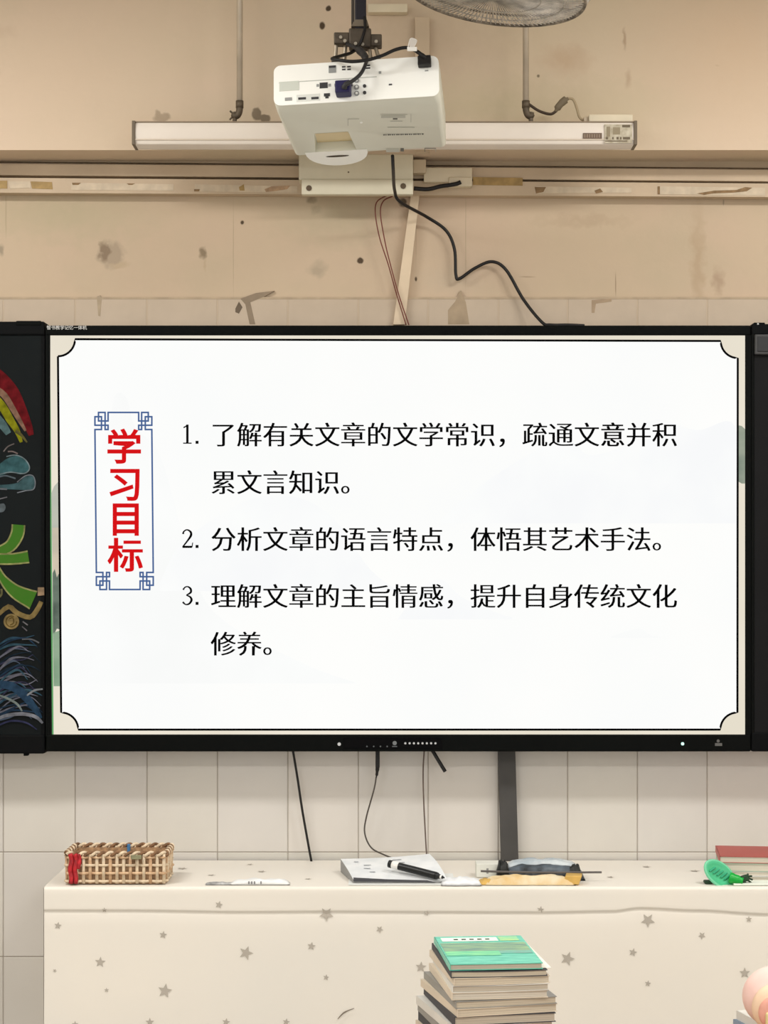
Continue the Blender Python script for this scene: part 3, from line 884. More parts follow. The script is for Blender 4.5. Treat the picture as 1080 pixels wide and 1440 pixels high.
# lens hood that bulges over the front edge
hood = []
for i in range(17):
    a = math.pi*i/16
    hood.append((-.086+.080*math.cos(a), PD-.024+.088*math.sin(a)**.8))
hm = MB(); k = len(hood)
for z in (-.0535, -.050, -.012):
    for (x, y) in hood: hm.v.append(Vector((x*(1 if z > -.053 else 1) , y-(.004 if z < -.053 else 0), z)))
for l in range(2):
    for i in range(k-1): hm.f.append((l*k+i, l*k+i+1, (l+1)*k+i+1, (l+1)*k+i))
hm.f.append(tuple(range(k))); hm.f.append(tuple(range(3*k-1, 2*k-1, -1))); hm.f.append((0, k, 2*k, 3*k-1, 2*k-1, k-1))
pjl(hm, 'lens_hood', M_PJ)
lp = MB()
for i in range(13):
    a = math.pi*i/12
    lp.v.append(Vector((-.086+.03*math.cos(a), PD+.002+.006*math.sin(a), -.0541)))
for i in range(13):
    a = math.pi*i/12
    lp.v.append(Vector((-.086+.03*math.cos(a), PD+.002-.005*math.sin(a), -.0541)))
lp.f = [(i, i+1, 13+i+1, 13+i) for i in range(12)]
pjl(lp, 'lens_slit', mat('lens_dark', (52, 44, 36), .2))
# pale throat of the lens notch
pjl(MB().add([(-.124, .168, -.0516), (-.042, .168, -.0516), (-.038, .2735, -.0268), (-.134, .2735, -.0268)], [(0, 1, 2, 3)]), 'lens_throat', mat('throat_beige', (226, 208, 166), .5))

def pl(px, py):
    """pixel on the rear face -> local x, z"""
    return ((px-500.5)/585.0, (113.5-py)/585.0 - (px-500.5)/585.0*math.tan(math.radians(2.0)))
def port(x0, y0, x1, y1, m, name='port', th=.0012, b=0):
    a = pl(x0, y1); c = pl(x1, y0)
    mx, mz = (a[0]+c[0])/2, (a[1]+c[1])/2
    w, h = (x1-x0)/585.0, (y1-y0)/585.0
    mb = MB()
    if b: mb.bbox((mx-w/2, -th, mz-h/2), (mx+w/2, .001, mz+h/2), b)
    else: mb.box((mx-w/2, -th, mz-h/2), (mx+w/2, .001, mz+h/2))
    return pjl(mb, name, m)
G1 = mat('port_plate', (206, 210, 200), .5); G2 = mat('port_dark', (58, 58, 60), .5); G3 = mat('port_mid', (150, 152, 150), .5)
port(391.6, 111.7, 419.5, 125.8, G1, 'cover_plate')
port(391, 110.3, 530, 111.4, mat('groove', (188, 190, 182), .6), 'groove', .0006)
port(449, 115, 460.5, 123.5, G2, 'video_port'); port(444.5, 117.2, 448, 121, G3, 'port_screw'); port(461.5, 117.2, 465, 121, G3, 'port_screw')
port(399.5, 136.2, 409.5, 140.8, G3, 'usb_port')
port(416, 132, 449.5, 142.5, mat('port_surround', (222, 224, 218), .5), 'port_surround', .0006)
port(418.5, 136.5, 429.5, 140, G2, 'hdmi_port'); port(437, 136.5, 447.5, 140, G2, 'hdmi_port')
port(455, 131.5, 463.5, 136, G2, 'network_port'); port(457, 136, 461.5, 139, G2, 'network_port')
port(462, 89.5, 472.5, 100.5, G3, 'sensor_window'); port(462.5, 89.8, 472, 93, G2, 'sensor_window', .0016)
for xx in (481, 488.5):
    for yy in (91, 95): port(xx, yy, xx+5, yy+2, G2, 'vent_slot')
for yy in (90, 94): port(514.5, yy, 521, yy+2, G2, 'vent_slot')
port(533, 100.5, 536.5, 104, G3, 'mark'); port(547, 120, 551.5, 122, G2, 'lock_slot')
port(598, 101, 603, 102.5, G3, 'mark')
def jack(px, py, r, m, name, r2=None, m2=None):
    x, z = pl(px, py)
    rot = Matrix.Translation((x, .001, z)) @ Matrix.Rotation(math.radians(90), 4, 'X')
    o = pjl(MB().lathe([(r/585, 0), (r/585, .004)], rot, 14), name, m)
    if r2: pjl(MB().lathe([(r2/585, 0), (r2/585, .0048)], rot, 12), 'jack_hole', m2, par=o)
for yy in (113.5, 123.7, 133.2): jack(501.5, yy, 3.6, G3, 'audio_jack', 1.7, M_PJ)
for yy in (122.3, 132.4): jack(512.7, yy, 2.4, G2, 'audio_jack')
# prints under the shell
cl = (PM.inverted() @ camo.matrix_basis.translation)
def under(px, py, zl=-PH/2-.0006):
    w = P(px, py, 0.0)
    d = PM.inverted() @ w - cl
    t = (zl-cl.z)/d.z
    return cl + d*t
def uquad(x0, y0, x1, y1, m, name='print'):
    q = [under(a, b) for a, b in ((x0, y0), (x1, y0), (x1, y1), (x0, y1))]
    return pjl(MB().add(q, [(0, 1, 2, 3)]), name, m)
INK1 = mat('shell_print_dark', (104, 104, 96), .6); INK2 = mat('shell_print', (188, 188, 176), .6)
for i in range(19):
    w = (2.2, 1.6, 2.6, 1.8)[i % 4]
    uquad(539+i*3.0, 190.6-i*.06, 539+i*3.0+w, 188.8-i*.06, INK1, 'brand_print')
uquad(535, 160.5, 573, 161.3, INK2); uquad(536, 162.5, 570, 166, INK2); uquad(577.5, 160.5, 578.3, 172, INK2)
uquad(552.5, 166, 559, 168.3, INK1); uquad(549, 170, 566, 171, INK2); uquad(545, 178.8, 583, 179.8, INK2)
uquad(543, 209, 562, 214, INK2); uquad(563, 208.5, 568, 213, INK1)
uquad(597, 208, 613, 209, INK1); uquad(597, 209, 597.8, 213.5, INK1); uquad(612.4, 208.6, 613.2, 213.5, INK2)
uquad(489, 167, 505, 167.7, INK2); uquad(489, 167, 489.7, 177, INK2)
ux = under(508, 172.3)
pjl(MB().lathe([(.0035, -.001), (.0035, .001)], Matrix.Translation(ux), 12), 'indicator', mat('indicator_white', (250, 250, 246), .3))
# plugs and leads
def pjw(px, py, yy):
    return P(px, py, yy)
# blue video plug with its lead
vp = thing('video_lead', P(483, 140, YPJ-.04), 'black lead with navy blue plug in the projector', 'cable')
q = PM @ Vector((*[0]*3,))
def plug(px0, py0, px1, py1, depth, m, name, par, b=.003):
    a = pl(px0, py1); c = pl(px1, py0)
    mx, mz = (a[0]+c[0])/2, (a[1]+c[1])/2; w, h = (px1-px0)/590.0, (py1-py0)/590.0
    o = MB().bbox((mx-w/2, -depth, mz-h/2), (mx+w/2, -.0015, mz+h/2), b).build(name, m)
    o.matrix_basis = PM @ o.matrix_basis; adopt(o, par); return o
NAVY = mat('navy_plug', (34, 30, 76), .5)
plug(473, 121, 494.5, 139.5, .034, NAVY, 'plug', vp)
plug(470.5, 119, 496.5, 123, .010, mat('plug_shell', (120, 118, 122), .4, metal=.5), 'plug_collar', vp, .001)
M_LEAD = mat('lead_grey', (46, 46, 48), .5)
yv = YPJ
MB().tube([P(484, 124, yv-.04), P(486, 119, yv-.045), P(497, 113, yv-.04), (P(507, 104, yv-.03)), P(513, 93, yv-.015), P(515, 84, yv+.005), P(509, 74, yv+.05), P(497, 66, yv+.09), P(488, 62, yv+.12)], [.007, .006]+[.0047]*7, 8, 6).build('cord', M_LEAD, vp, True)
MB().tube([P(503, 69, yv+.07), P(510, 75, yv+.045), P(515, 83, yv+.01)], [.007, .010, .009, .006], 10, 5).build('ferrite_sleeve', M_LEAD, vp, True)
# power lead
pw = thing('power_lead', P(598, 100, YPJ-.03), 'black power lead looping from mount to the right socket', 'cable')
plug(589, 84, 607.5, 98, .022, M_CBL, 'plug', pw, .002)
MB().tube([P(601, 87, yv-.02), P(596, 80, yv-.03), P(590, 75, yv-.03), P(584, 71, yv-.03)], [.0075, .006, .005, .0045], 8, 5).build('plug_boot', M_CBL, pw, True)
MB().tube([P(a, b, c) for a, b, c in ((586, 72, yv-.03), (572, 67, yv-.03), (556, 70, yv-.03), (538, 78, yv-.035), (518, 84, yv-.04), (495, 86.5, yv-.035), (474, 84, yv-.02), (467, 82.5, yv), (478, 79, yv+.04), (492, 75, yv+.08), (500, 70, yv+.1))], .0042, 8, 7).build('cord', M_CBL, pw, True)
tg = MB().bbox((0, 0, 0), (.0235, .004, .010), .001).build('cable_tag', M_WHITE)
tg.location = P(579.5, 69, yv-.038); adopt(tg, pw)
MB().tube([P(574, 66, yv-.036), P(576, 57, yv-.036), P(579, 54, yv-.036), (P(586, 57, yv-.036)), P(582, 66, yv-.036)], .0012, 6, 4).build('tag_loop', M_WHITE, pw)
MB().prism([(P(a, b, yv-.036).x, P(a, b, yv-.036).z) for a, b in ((575, 57), (580, 53), (586, 57), (583, 66), (576, 66))], yv-.037, yv-.035).build('tag_flag', mat('tag_pale', (214, 208, 200), .5), pw)

# ceiling mount of the projector
YM = YPJ+.14
mo = thing('projector_mount', P(504, 82, YM), 'dark projector ceiling mount with square pole and clamp arms', 'mount')
M_PO = mat('pole_dark', (30, 28, 38), .4); M_BR = mat('mount_bronze', (96, 86, 74), .5, .25, 30, metal=.4)
a = P(499.5, 34, YM); c = P(515, 0, YM)
MB().bbox((a.x, YM-.014, a.z-.02), (c.x, YM+.014, CEIL-.02), .002).build('pole', M_PO, mo)
MB().bbox((P(494, 0, YM).x, YM-.006, a.z), (P(497.5, 0, YM).x, YM+.03, CEIL-.02), .001).build('pole_channel', mat('channel', (70, 62, 54), .5), mo)
MB().bbox((P(497.8, 0, YM).x, YM-.004, a.z), (P(499.2, 0, YM).x, YM+.03, CEIL-.02), .0005).build('pole_channel', mat('channel_pale', (180, 168, 150), .5), mo)
MB().bbox((a.x-.05, YM-.05, CEIL-.02), (c.x+.05, YM+.05, CEIL), .003).build('ceiling_plate', M_BR, mo)
pbox(490.5, 39, 522, 66, YM-.022, YM+.022, .004).build('clamp_block', M_BR, mo)
mb = MB()
u, v = P(494, 40, YM), P(519, 40, YM); u2, v2 = P(499, 30, YM), P(516, 30, YM)
mb.add([u+Vector((0, -.02, 0)), v+Vector((0, -.02, 0)), v+Vector((0, .02, 0)), u+Vector((0, .02, 0)), u2+Vector((0, -.015, 0)), v2+Vector((0, -.015, 0)), v2+Vector((0, .015, 0)), u2+Vector((0, .015, 0))],
       [(0,3,2,1), (4,5,6,7), (0,1,5,4), (1,2,6,5), (2,3,7,6), (3,0,4,7)])
mb.build('clamp_neck', mat('mount_light', (126, 116, 102), .5, metal=.3), mo)
pbox(469.5, 45, 491, 61, YM-.018, YM+.018, .003).build('clamp_arm', M_BR, mo)
pbox(521, 47.5, 537, 64, YM-.018, YM+.018, .003).build('clamp_arm', M_BR, mo)
for (px, py) in ((479, 52), (485, 57), (500, 61), (510, 62), (529, 58)):
    disc(px, py, 2.4, YM-.026, mat('bolt_bright', (176, 168, 154), .35, metal=.6), 'bolt', mo, 8, .008)
for (x0_, x1_, yb) in ((473, 471, 90), (486, 484, 90), (526, 533, 84), (518, 522, 88)):
    MB().tube([P(x0_, 59, YM), P(x1_, yb, YM+.005)], .005, 8).build('strut', mat('strut_steel', (150, 138, 120), .4, metal=.5), mo)
pbox(466, 84, 540, 88, YM-.03, YM+.08, .002).build('foot_plate', M_BR, mo)
cable([(513, 24), (513.5, 38), (510, 52), (506, 62), (500, 70)], 0, .004, M_CBL, 'pole_cable', 'black cable running down the front of projector pole', 6, [YM-.02, YM-.03, YM-.035, YM-.035, YM-.04])

# ------------------------------------------------------------------ caged fan, cut by the top of the frame
YF = -(CD-4.30)
fc = P(698, -27, YF)
fan = thing('cage_fan', fc, 'dusty caged ceiling fan cut off at the top right', 'fan')
FM = Matrix.Translation(fc) @ Matrix.Rotation(math.radians(8), 4, 'Y') @ Matrix.Rotation(math.radians(-2), 4, 'X')
M_WIRE = mat('fan_wire', (206, 198, 186), .5, .3, 30, metal=.2)
M_DUST = mat('fan_rim', (150, 138, 122), .7, .5, 60)
RF = .225
wires = MB()
for i in range(110):
    a = 2*math.pi*i/110
    pts = []
    for rr, zz in ((.028, -.030), (.10, -.034), (.17, -.034), (.212, -.030), (RF, 0.0)):
        pts.append(FM @ Vector((rr*math.cos(a+.5*(RF-rr)), rr*math.sin(a+.5*(RF-rr)), zz)))
    wires.tube(pts, .0014, 4, 0, False)
wires.build('lower_grille', M_WIRE, fan)
wires = MB()
for i in range(80):
    a = 2*math.pi*i/80
    wires.tube([FM @ Vector((rr*math.cos(a), rr*math.sin(a), zz)) for rr, zz in ((RF, 0), (.220, .04), (.16, .075), (.09, .09), (.05, .092))], .0011, 4, 0, False)
wires.build('upper_grille', M_WIRE, fan)
for rr, zz, w, m in ((RF, 0, .0030, M_DUST), (.212, -.030, .0040, M_DUST), (.165, -.034, .0016, M_WIRE), (.11, -.034, .0016, M_WIRE)):
    MB().tube([FM @ Vector((rr*math.cos(2*math.pi*i/64), rr*math.sin(2*math.pi*i/64), zz)) for i in range(65)], w, 6, 0, False).build('grille_ring', m, fan, True)
MB().lathe([(.002, -.038), (.026, -.036), (.030, -.030), (.026, -.026)], FM, 28).build('badge', M_CREAM, fan, True)
MB().lathe([(.03, .085), (.055, .09), (.06, .13), (.045, .17), (.012, .18)], FM, 24).build('motor', M_CREAM, fan, True)
for k in range(3):
    bm_ = MB()
    for i in range(7):
        t = i/6; r = .03+.155*t; a0 = k*2*math.pi/3 + .25*t; wd = .5*(1-.25*t)+.25*math.sin(math.pi*t)
        for s in (-1, 1):
            aa = a0+s*wd/2
            bm_.v.append(FM @ Vector((r*math.cos(aa), r*math.sin(aa), .03+s*.014)))
    bm_.f = [(2*i, 2*i+1, 2*i+3, 2*i+2) for i in range(6)]
    bm_.build('blade', mat('blade_grey', (150, 148, 140), .4), fan, True)
MB().lathe([(.028, .01), (.03, .05), (.014, .09)], FM, 18).build('hub', mat('blade_grey', (150, 148, 140)), fan, True)
top = FM @ Vector((0, 0, .175))
MB().tube([top, Vector((top.x, top.y, CEIL))], .012, 12).build('down_rod', M_ROD, fan, True)

# ------------------------------------------------------------------ teacher's desk under a starry cloth
YD = -(CD-4.757)
TZ = P(0, 1247, YD).z
XL = P(62, 0, YD).x; XR = 1.55
dskl = thing('teacher_desk', ((XL+XR)/2, YD/2, 0), 'long teacher desk hidden under the pale starry cloth', 'desk')
M_WD = mat('desk_wood', (170, 130, 90), .5, .2, 6)
MB().bbox((XL+.012, YD+.012, TZ-.036), (XR-.012, -.022, TZ-.004), .003).build('tabletop', M_WD, dskl)
for x in (XL+.05, XR-.05):
    for y in (YD+.05, -.06):
        MB().bbox((x-.025, y-.025, 0), (x+.025, y+.025, TZ-.036), .003).build('leg', M_WD, dskl)
M_CLOTH = mat('cream_oilcloth', (238, 231, 219), .45, .0, 2.2, .0, rgb2=(233, 228, 218), spec=.35)
# cloth: profile swept along x with folds
prof = [(-.014, 0.0)] + [(-.014-(YD*-1-.03)*t, 0.0) for t in (.12, .3, .5, .7, .85, .95)] + [(YD+.008, -.0002), (YD+.003, -.0012), (YD, -.004), (YD-.0015, -.009), (YD-.0015, -.02),
        (YD-.0012, -.036), (YD-.0012, -.048), (YD-.0010, -.056), (YD-.0005, -.060), (YD+.0030, -.0625), (YD+.0032, -.066), (YD+.001, -.075), (YD+.0, -.10), (YD, -.16), (YD, -.24), (YD, -.34), (YD, -.46), (YD, -.58), (YD, -.70)]
NX = 150
cl_ = MB()
def fold_z(x):
    """height of the hem crease wobbles along the desk"""
    px = 540 + x*F/4.757
    keys = [(62, 0), (180, .000), (340, -.004), (470, -.003), (600, -.004), (760, -.005), (860, -.002), (900, .006), (980, 0.0), (1080, -.010), (1300, -.012)]
    for (a, b), (c, d) in zip(keys[:-1], keys[1:]):
        if px <= c:
            t = max(0, (px-a)/(c-a)); t = t*t*(3-2*t)
            return b+(d-b)*t
    return keys[-1][1]
def cloth_y(x, z, base):
    nz = mnoise.noise(Vector((x*3.1, z*7.0, 1.7)))
    nb = mnoise.noise(Vector((x*1.7+5, z*4.0, 3.3)))
    k = min(1, max(0, -z-.02)/.05)
    return base + .0016*nz*k - .004*nb*min(1, max(0, -z-.07)/.2)
def cloth_front(x, z):
    for (ya, za), (yb_, zb_) in zip(prof[9:-1], prof[10:]):
        if zb_ <= z <= za:
            return cloth_y(x, z, min(ya, yb_))
    return cloth_y(x, z, YD)
for i in range(NX+1):
    x = XL + (XR-XL)*i/NX
    fz = fold_z(x)
    for j, (y, z) in enumerate(prof):
        yy, zz = y, z
        if j >= 12:
            yy = cloth_y(x, z, y)
            if j <= 19: zz = z + fz*(1 if j >= 13 else .5)
        elif j <= 6:
            zz = z + .0006*(mnoise.noise(Vector((x*3.1, j*.35, 1.7)))+.6)
        cl_.v.append(Vector((x, yy, TZ+zz)))
n = len(prof)
for i in range(NX):
    for j in range(n-1): cl_.f.append((i*n+j, i*n+j+1, (i+1)*n+j+1, (i+1)*n+j))
# left drop of the cloth, thickness comes from a solidify pass
side = [0, -.004, -.02, -.06, -.16, -.34, -.52, -.70]
k0 = len(cl_.v)
ys = [-.014 + (YD+.002+.014)*t/10 for t in range(11)]
for j, z in enumerate(side):
    for y in ys:
        cl_.v.append(Vector((XL-(.0 if j == 0 else .002), y, TZ+z)))
for j in range(len(side)-1):
    for t in range(10): cl_.f.append((k0+j*11+t, k0+j*11+t+1, k0+(j+1)*11+t+1, k0+(j+1)*11+t))
co = cl_.build('tablecloth', M_CLOTH, None, True)
tag(co, 'cream oilcloth with small grey stars draped over the desk', 'tablecloth')
sm = co.modifiers.new('thick', 'SOLIDIFY'); sm.thickness = .0012; sm.offset = -1
bw = co.modifiers.new('norm', 'WEIGHTED_NORMAL')
def star(cx, cy, r, rot, fore=1.0, flat=False, y=None):
    m = mat('star_grey', (182, 174, 162), .6)
    pts = []
    for i in range(10):
        a = math.radians(rot+36*i); rr = r if i % 2 == 0 else r*.42
        pts.append((rr*math.sin(a), -rr*math.cos(a)))
    mb = MB()
    if flat:
        s = 1/545.0
        mb.add([Vector((flat[0]+a*s, flat[1]-b*s, TZ+.0016)) for a, b in pts] + [Vector((flat[0], flat[1], TZ+.0016))], [(i, (i+1) % 10, 10) for i in range(10)])
    else:
        vs = []
        for a, b in pts + [(0, 0)]:
            q = P(cx+a, cy+b, YD)
            q.y = cloth_front(q.x, q.z-TZ) - .0014
            vs.append(q)
        mb.add(vs, [(i, (i+1) % 10, 10) for i in range(10)])
    mb.build('star', m, co)
STARS = [(459, 1285.5, 10.5, 180), (346, 1340, 10.5, 20), (232, 1393, 10.5, 10), (798, 1348, 10.5, 20), (911, 1294, 10.5, 180), (141, 1353, 8, 5), (592, 1360, 8, 5), (1047, 1368, 8, 0),
         (438, 1330.5, 6.3, 10), (890, 1339, 6.3, 15), (229.5, 1314.5, 5.8, 10), (534, 1307, 5.5, 30), (987, 1315.5, 5.6, 40), (308, 1272, 5.8, 15), (81.5, 1301.5, 5.6, 10), (147, 1279.5, 4, 0),
         (600, 1284, 4.2, 20), (681, 1320, 5, 30), (458.5, 1374.5, 4.6, 10), (911, 1383, 4.8, 10), (1053, 1292.5, 4.6, 0), (760, 1279, 5.5, 10), (211, 1437, 6.5, 0), (318, 1437, 6, 10), (402.5, 1437, 5.5, 10), (106, 1440, 5, 0), (766, 1416, 7, 0), (77, 1365, 3.0, 30), (150, 1392, 3.5, 0)]
for cx, cy, r, rot in STARS: star(cx, cy, r, rot)
for (fx, fy, r) in ((-.55, -.16, 9), (-.46, -.27, 7), (-.33, -.21, 8), (-.62, -.30, 7), (-.37, -.09, 6), (.72, -.13, 8), (.60, -.30, 7), (.84, -.20, 9), (.93, -.30, 6), (-.2, -.33, 6), (.5, -.1, 7)):
    star(0, 0, r, 20, flat=(fx, fy))
MB().ribbon([(475, 1433), (484, 1424), (498, 1418)], [1, 2.2, .8], YD-.0045, 6).build('crease', mat('crease_shade_grey', (128, 118, 106), .7), co)  # grey ribbon drawn for the shade line of a cloth crease

# ---- woven basket
by0, by1 = -.415, -.270          # front, back
bx0, bx1 = P(94, 0, by0).x, P(232, 0, by0).x
bz = TZ+.002; BH = .078
bas = thing('woven_basket', ((bx0+bx1)/2, (by0+by1)/2, bz), 'shallow woven straw basket with red ribbon on desk corner', 'basket')
M_ST = mat('straw', (226, 196, 160), .7, .35, 70, rgb2=(190, 152, 116))
M_ST2 = mat('straw_pale', (242, 220, 188), .7, .18, 60)
M_STD = mat('straw_dark', (150, 112, 80), .8, .3, 60)
M_LIN = mat('straw_lining', (196, 158, 120), .8, .3, 90)
MB().bbox((bx0+.006, by0+.006, bz), (bx1-.006, by1-.006, bz+.005), .002).build('base', M_ST, bas)
inner = MB()
for lo, hi in (((bx0+.005, by0+.005, bz), (bx1-.005, by0+.008, bz+BH*.95)), ((bx0+.005, by1-.008, bz), (bx1-.005, by1-.005, bz+BH*.95)),
               ((bx0+.005, by0+.005, bz), (bx0+.008, by1-.005, bz+BH*.95)), ((bx1-.008, by0+.005, bz), (bx1-.005, by1-.005, bz+BH*.95))):
    inner.box(lo, hi)
inner.build('lining', M_LIN, bas)
def perim(t):
    """t in metres round the basket, front first"""
    w, d = bx1-bx0, by1-by0
    t %= 2*(w+d)
    if t < w: return Vector((bx0+t, by0, 0)), Vector((0, -1, 0))
    t -= w
    if t < d: return Vector((bx1, by0+t, 0)), Vector((1, 0, 0))
    t -= d
    if t < w: return Vector((bx1-t, by1, 0)), Vector((0, 1, 0))
    t -= w
    return Vector((bx0, by1-t, 0)), Vector((-1, 0, 0))
PER = 2*((bx1-bx0)+(by1-by0))
ns = 46
for i in range(ns):
    p, nn = perim((i+.5)*PER/ns)
    lean = nn*.002
    MB().tube([p+Vector((0, 0, bz+.002)), p+lean+Vector((0, 0, bz+BH))], .0046, 6).build('stake', M_ST2 if i % 3 else M_ST, bas, True)
for r_ in range(4):
    z = bz+.008+r_*.0205
    pts = []
    m_ = ns*2
    for i in range(m_+1):
        p, nn = perim((i*.5+.5)*PER/ns)
        s = 1 if (i//2+r_) % 2 else -1
        k = s if i % 2 == 0 else 0
        pts.append(p+nn*(.0042*k+.0012)+Vector((0, 0, z)))
    MB().tube(pts, .0036, 6, 2, False).build('weaver', M_ST if r_ % 2 else M_ST2, bas, True)
for r_ in range(2):
    pts = []
    for i in range(ns*3+1):
        p, nn = perim(i*PER/(ns*3))
        ph = i*math.pi*2/6+r_*math.pi
        pts.append(p+nn*(.002+.0045*math.cos(ph))+Vector((0, 0, bz+BH+.0045*math.sin(ph))))
    MB().tube(pts, .0042, 6, 2, False).build('rim_braid', M_ST2 if r_ == 0 else M_STD, bas, True)
M_RIB = mat('red_ribbon', (214, 50, 58), .7, .35, 70)
for (xx, w) in ((bx0+.012, .012), (bx0+.024, .011), (bx0+.033, .009)):
    pts = [Vector((xx+.002*math.sin(k*1.7), by0-.009-.002*math.sin(k*2.2), bz+.004+k*.0125)) for k in range(7)]
    if xx > bx0+.03: pts = pts[3:]
    MB().tube(pts, w*.52, 8, 3).build('ribbon_strip', M_RIB, bas, True)
def peg(px, py, yy, m, name, label, h=.018):
    c = P(px, py, yy)
    t = thing(name, c, label, 'peg')
    MB().bbox((c.x-.004, yy-.010, c.z-h*.6), (c.x+.004, yy-.004, c.z+h*.5), .0015).build('jaw', m, t)
    MB().bbox((c.x-.004, yy+.004, c.z-h*.6), (c.x+.004, yy+.010, c.z+h*.5), .0015).build('jaw', m, t)
    MB().tube([(c.x-.006, yy, c.z), (c.x+.006, yy, c.z)], .0042, 8).build('spring', m, t)
peg(181.5, 1193, by1-.004, mat('peg_blue', (72, 126, 176), .4), 'blue_peg', 'small blue clothes peg clipped on the basket rim', .026)
cgr = P(192, 1205, by0-.012)
tag(MB().bbox((cgr.x-.014, by0-.016, cgr.z-.006), (cgr.x+.013, by0-.0115, cgr.z+.005), .0015).build('clip_tag', mat('tag_olive', (152, 150, 116), .6, .2, 60)), 'flat olive tag on the basket front rim', 'tag')

# ---- limp white packet
def lumpy(name, cx, cy, y, w, d, h, m, label, cat, seed=0, nx=22, ny=8, rz=0.0, amp=.35, par=None, z0=None):
    """soft flat pouch lying on the desk; cx = pixel of centre"""
    x = P(cx, 0, y).x
    z0 = TZ+.001 if z0 is None else z0
    M = Matrix.Translation((x, y, z0)) @ Matrix.Rotation(rz, 4, 'Z')
    mb = MB(); tops = []
    for sgn in (1, 0):
        for i in range(nx+1):
            for j in range(ny+1):
                u, v = i/nx*2-1, j/ny*2-1
                e = max(0, 1-abs(u)**4)*max(0, 1-abs(v)**4)
                nz = mnoise.noise(Vector((u*3.1+seed, v*1.6+seed*2, seed*.7)))
                n2 = mnoise.noise(Vector((u*7.1+seed, v*3.6, seed*1.7)))
                z = sgn*(h*(e**.5)*(1+amp*nz+.5*amp*n2)) + .0008
                jit = 1+.10*nz
                mb.v.append(M @ Vector((u*w/2*(1+.03*n2), v*d/2*jit, z)))
    K = (nx+1)*(ny+1); g = lambda i, j: i*(ny+1)+j
    for i in range(nx):
        for j in range(ny):
            mb.f.append((g(i, j), g(i+1, j), g(i+1, j+1), g(i, j+1)))
            mb.f.append((K+g(i, j), K+g(i, j+1), K+g(i+1, j+1), K+g(i+1, j)))
    for i in range(nx):
        for j in (0, ny): mb.f.append((g(i, j), g(i+1, j), K+g(i+1, j), K+g(i, j)))
    for j in range(ny):
        for i in (0, nx): mb.f.append((g(i, j), g(i, j+1), K+g(i, j+1), K+g(i, j)))
    o = mb.build(name, m, par, True)
    if label: tag(o, label, cat)
    return o
M_PAPER = mat('white_plastic', (240, 241, 240), .35, .06, 30)
tw = thing('tissue_packet', (P(370, 0, -.41).x, -.41, TZ), 'limp white wrapper packet with grey print lying right of basket', 'packet')
lumpy('packet_body', 366, 0, -.408, .155, .035, .012, M_PAPER, None, None, 2, par=tw)
lumpy('packet_tail', 312, 0, -.412, .085, .022, .005, mat('packet_grey', (196, 196, 194), .4, .4, 50, rgb2=(120, 118, 116)), None, None, 5, par=tw)
for a in (350, 354, 358, 367):
    MB().bbox((P(a, 0, -.427).x-.0015, -.4275, TZ+.004), (P(a, 0, -.427).x+.0012, -.4235, TZ+.011), .0005).build('print_mark', mat('packet_ink', (110, 110, 112), .6), tw)

# ---- sheaf of papers with the marker
M_PG = mat('page_white', (236, 238, 238), .6, .08, 18, rgb2=(218, 222, 224))
M_PGE = mat('page_edge', (168, 168, 166), .8, .2, 80, stretch=(1, 1, 30))
yf, yk = -.405, -.215
fl, fr_ = P(497, 1237, yf), P(630, 1239, yf)
blx, brx = P(479, 1208, yk), P(604, 1201, yk)
def sheaf(name, lift, th, m, label, inset=0.0, par=None):
    mb = MB(); n1, n2 = 14, 10
    for s in (0, 1):
        for i in range(n1+1):
            for j in range(n2+1):
                u, v = i/n1, j/n2
                a = fl.lerp(fr_, u); b = blx.lerp(brx, u)
                q = a.lerp(b, v)
                q.z = q.z + .006*math.sin(math.pi*v)*(.3+u) - .003*math.sin(math.pi*u) + lift
                q.x += inset
                zz = max(TZ+.0012, q.z-th*(1-s)) if s == 0 else max(TZ+.003, q.z)
                mb.v.append(Vector((q.x, q.y, zz)))
    K = (n1+1)*(n2+1); g = lambda i, j: i*(n2+1)+j
    for i in range(n1):
        for j in range(n2):
            mb.f.append((g(i, j), g(i, j+1), g(i+1, j+1), g(i+1, j)))
            mb.f.append((K+g(i, j), K+g(i+1, j), K+g(i+1, j+1), K+g(i, j+1)))
    for i in range(n1):
        for j in (0, n2): mb.f.append((g(i, j), g(i+1, j), K+g(i+1, j), K+g(i, j)))
    for j in range(n2):
        for i in (0, n1): mb.f.append((g(i, j), g(i, j+1), K+g(i, j+1), K+g(i, j)))
    o = mb.build(name, m, par)
    return o
nb_ = thing('notebook', (P(555, 0, -.31).x, -.31, TZ), 'thick white notebook with raised pages under the black marker', 'notebook')
sheaf('page_block', -.0006, .05, M_PGE, '', par=nb_)
sheaf('top_page', .0006, .0008, M_PG, '', par=nb_)
MB().prism([(P(a, b, yf-.002).x, P(a, b, yf-.002).z) for a, b in ((497, 1234), (545, 1236.5), (600, 1238), (612, 1240.5), (560, 1240), (497, 1239.5))], yf-.0035, yf-.001).build('dark_cover_edge', mat('cover_dark', (70, 70, 74), .6), nb_)
def on_sheaf(u, v):
    a = fl.lerp(fr_, u); b = blx.lerp(brx, u); q = a.lerp(b, v)
    q.z += .006*math.sin(math.pi*v)*(.3+u) - .003*math.sin(math.pi*u) + .0022
    return q
for (u, v, l) in ((.12, .78, .05), (.2, .6, .08), (.18, .45, .07), (.55, .8, .1), (.58, .65, .08), (.22, .3, .06)):
    MB().add([on_sheaf(u, v), on_sheaf(u+l, v), on_sheaf(u+l, v+.03), on_sheaf(u, v+.03)], [(0, 1, 2, 3)]).build('page_writing', mat('page_ink', (176, 180, 184), .7), nb_)
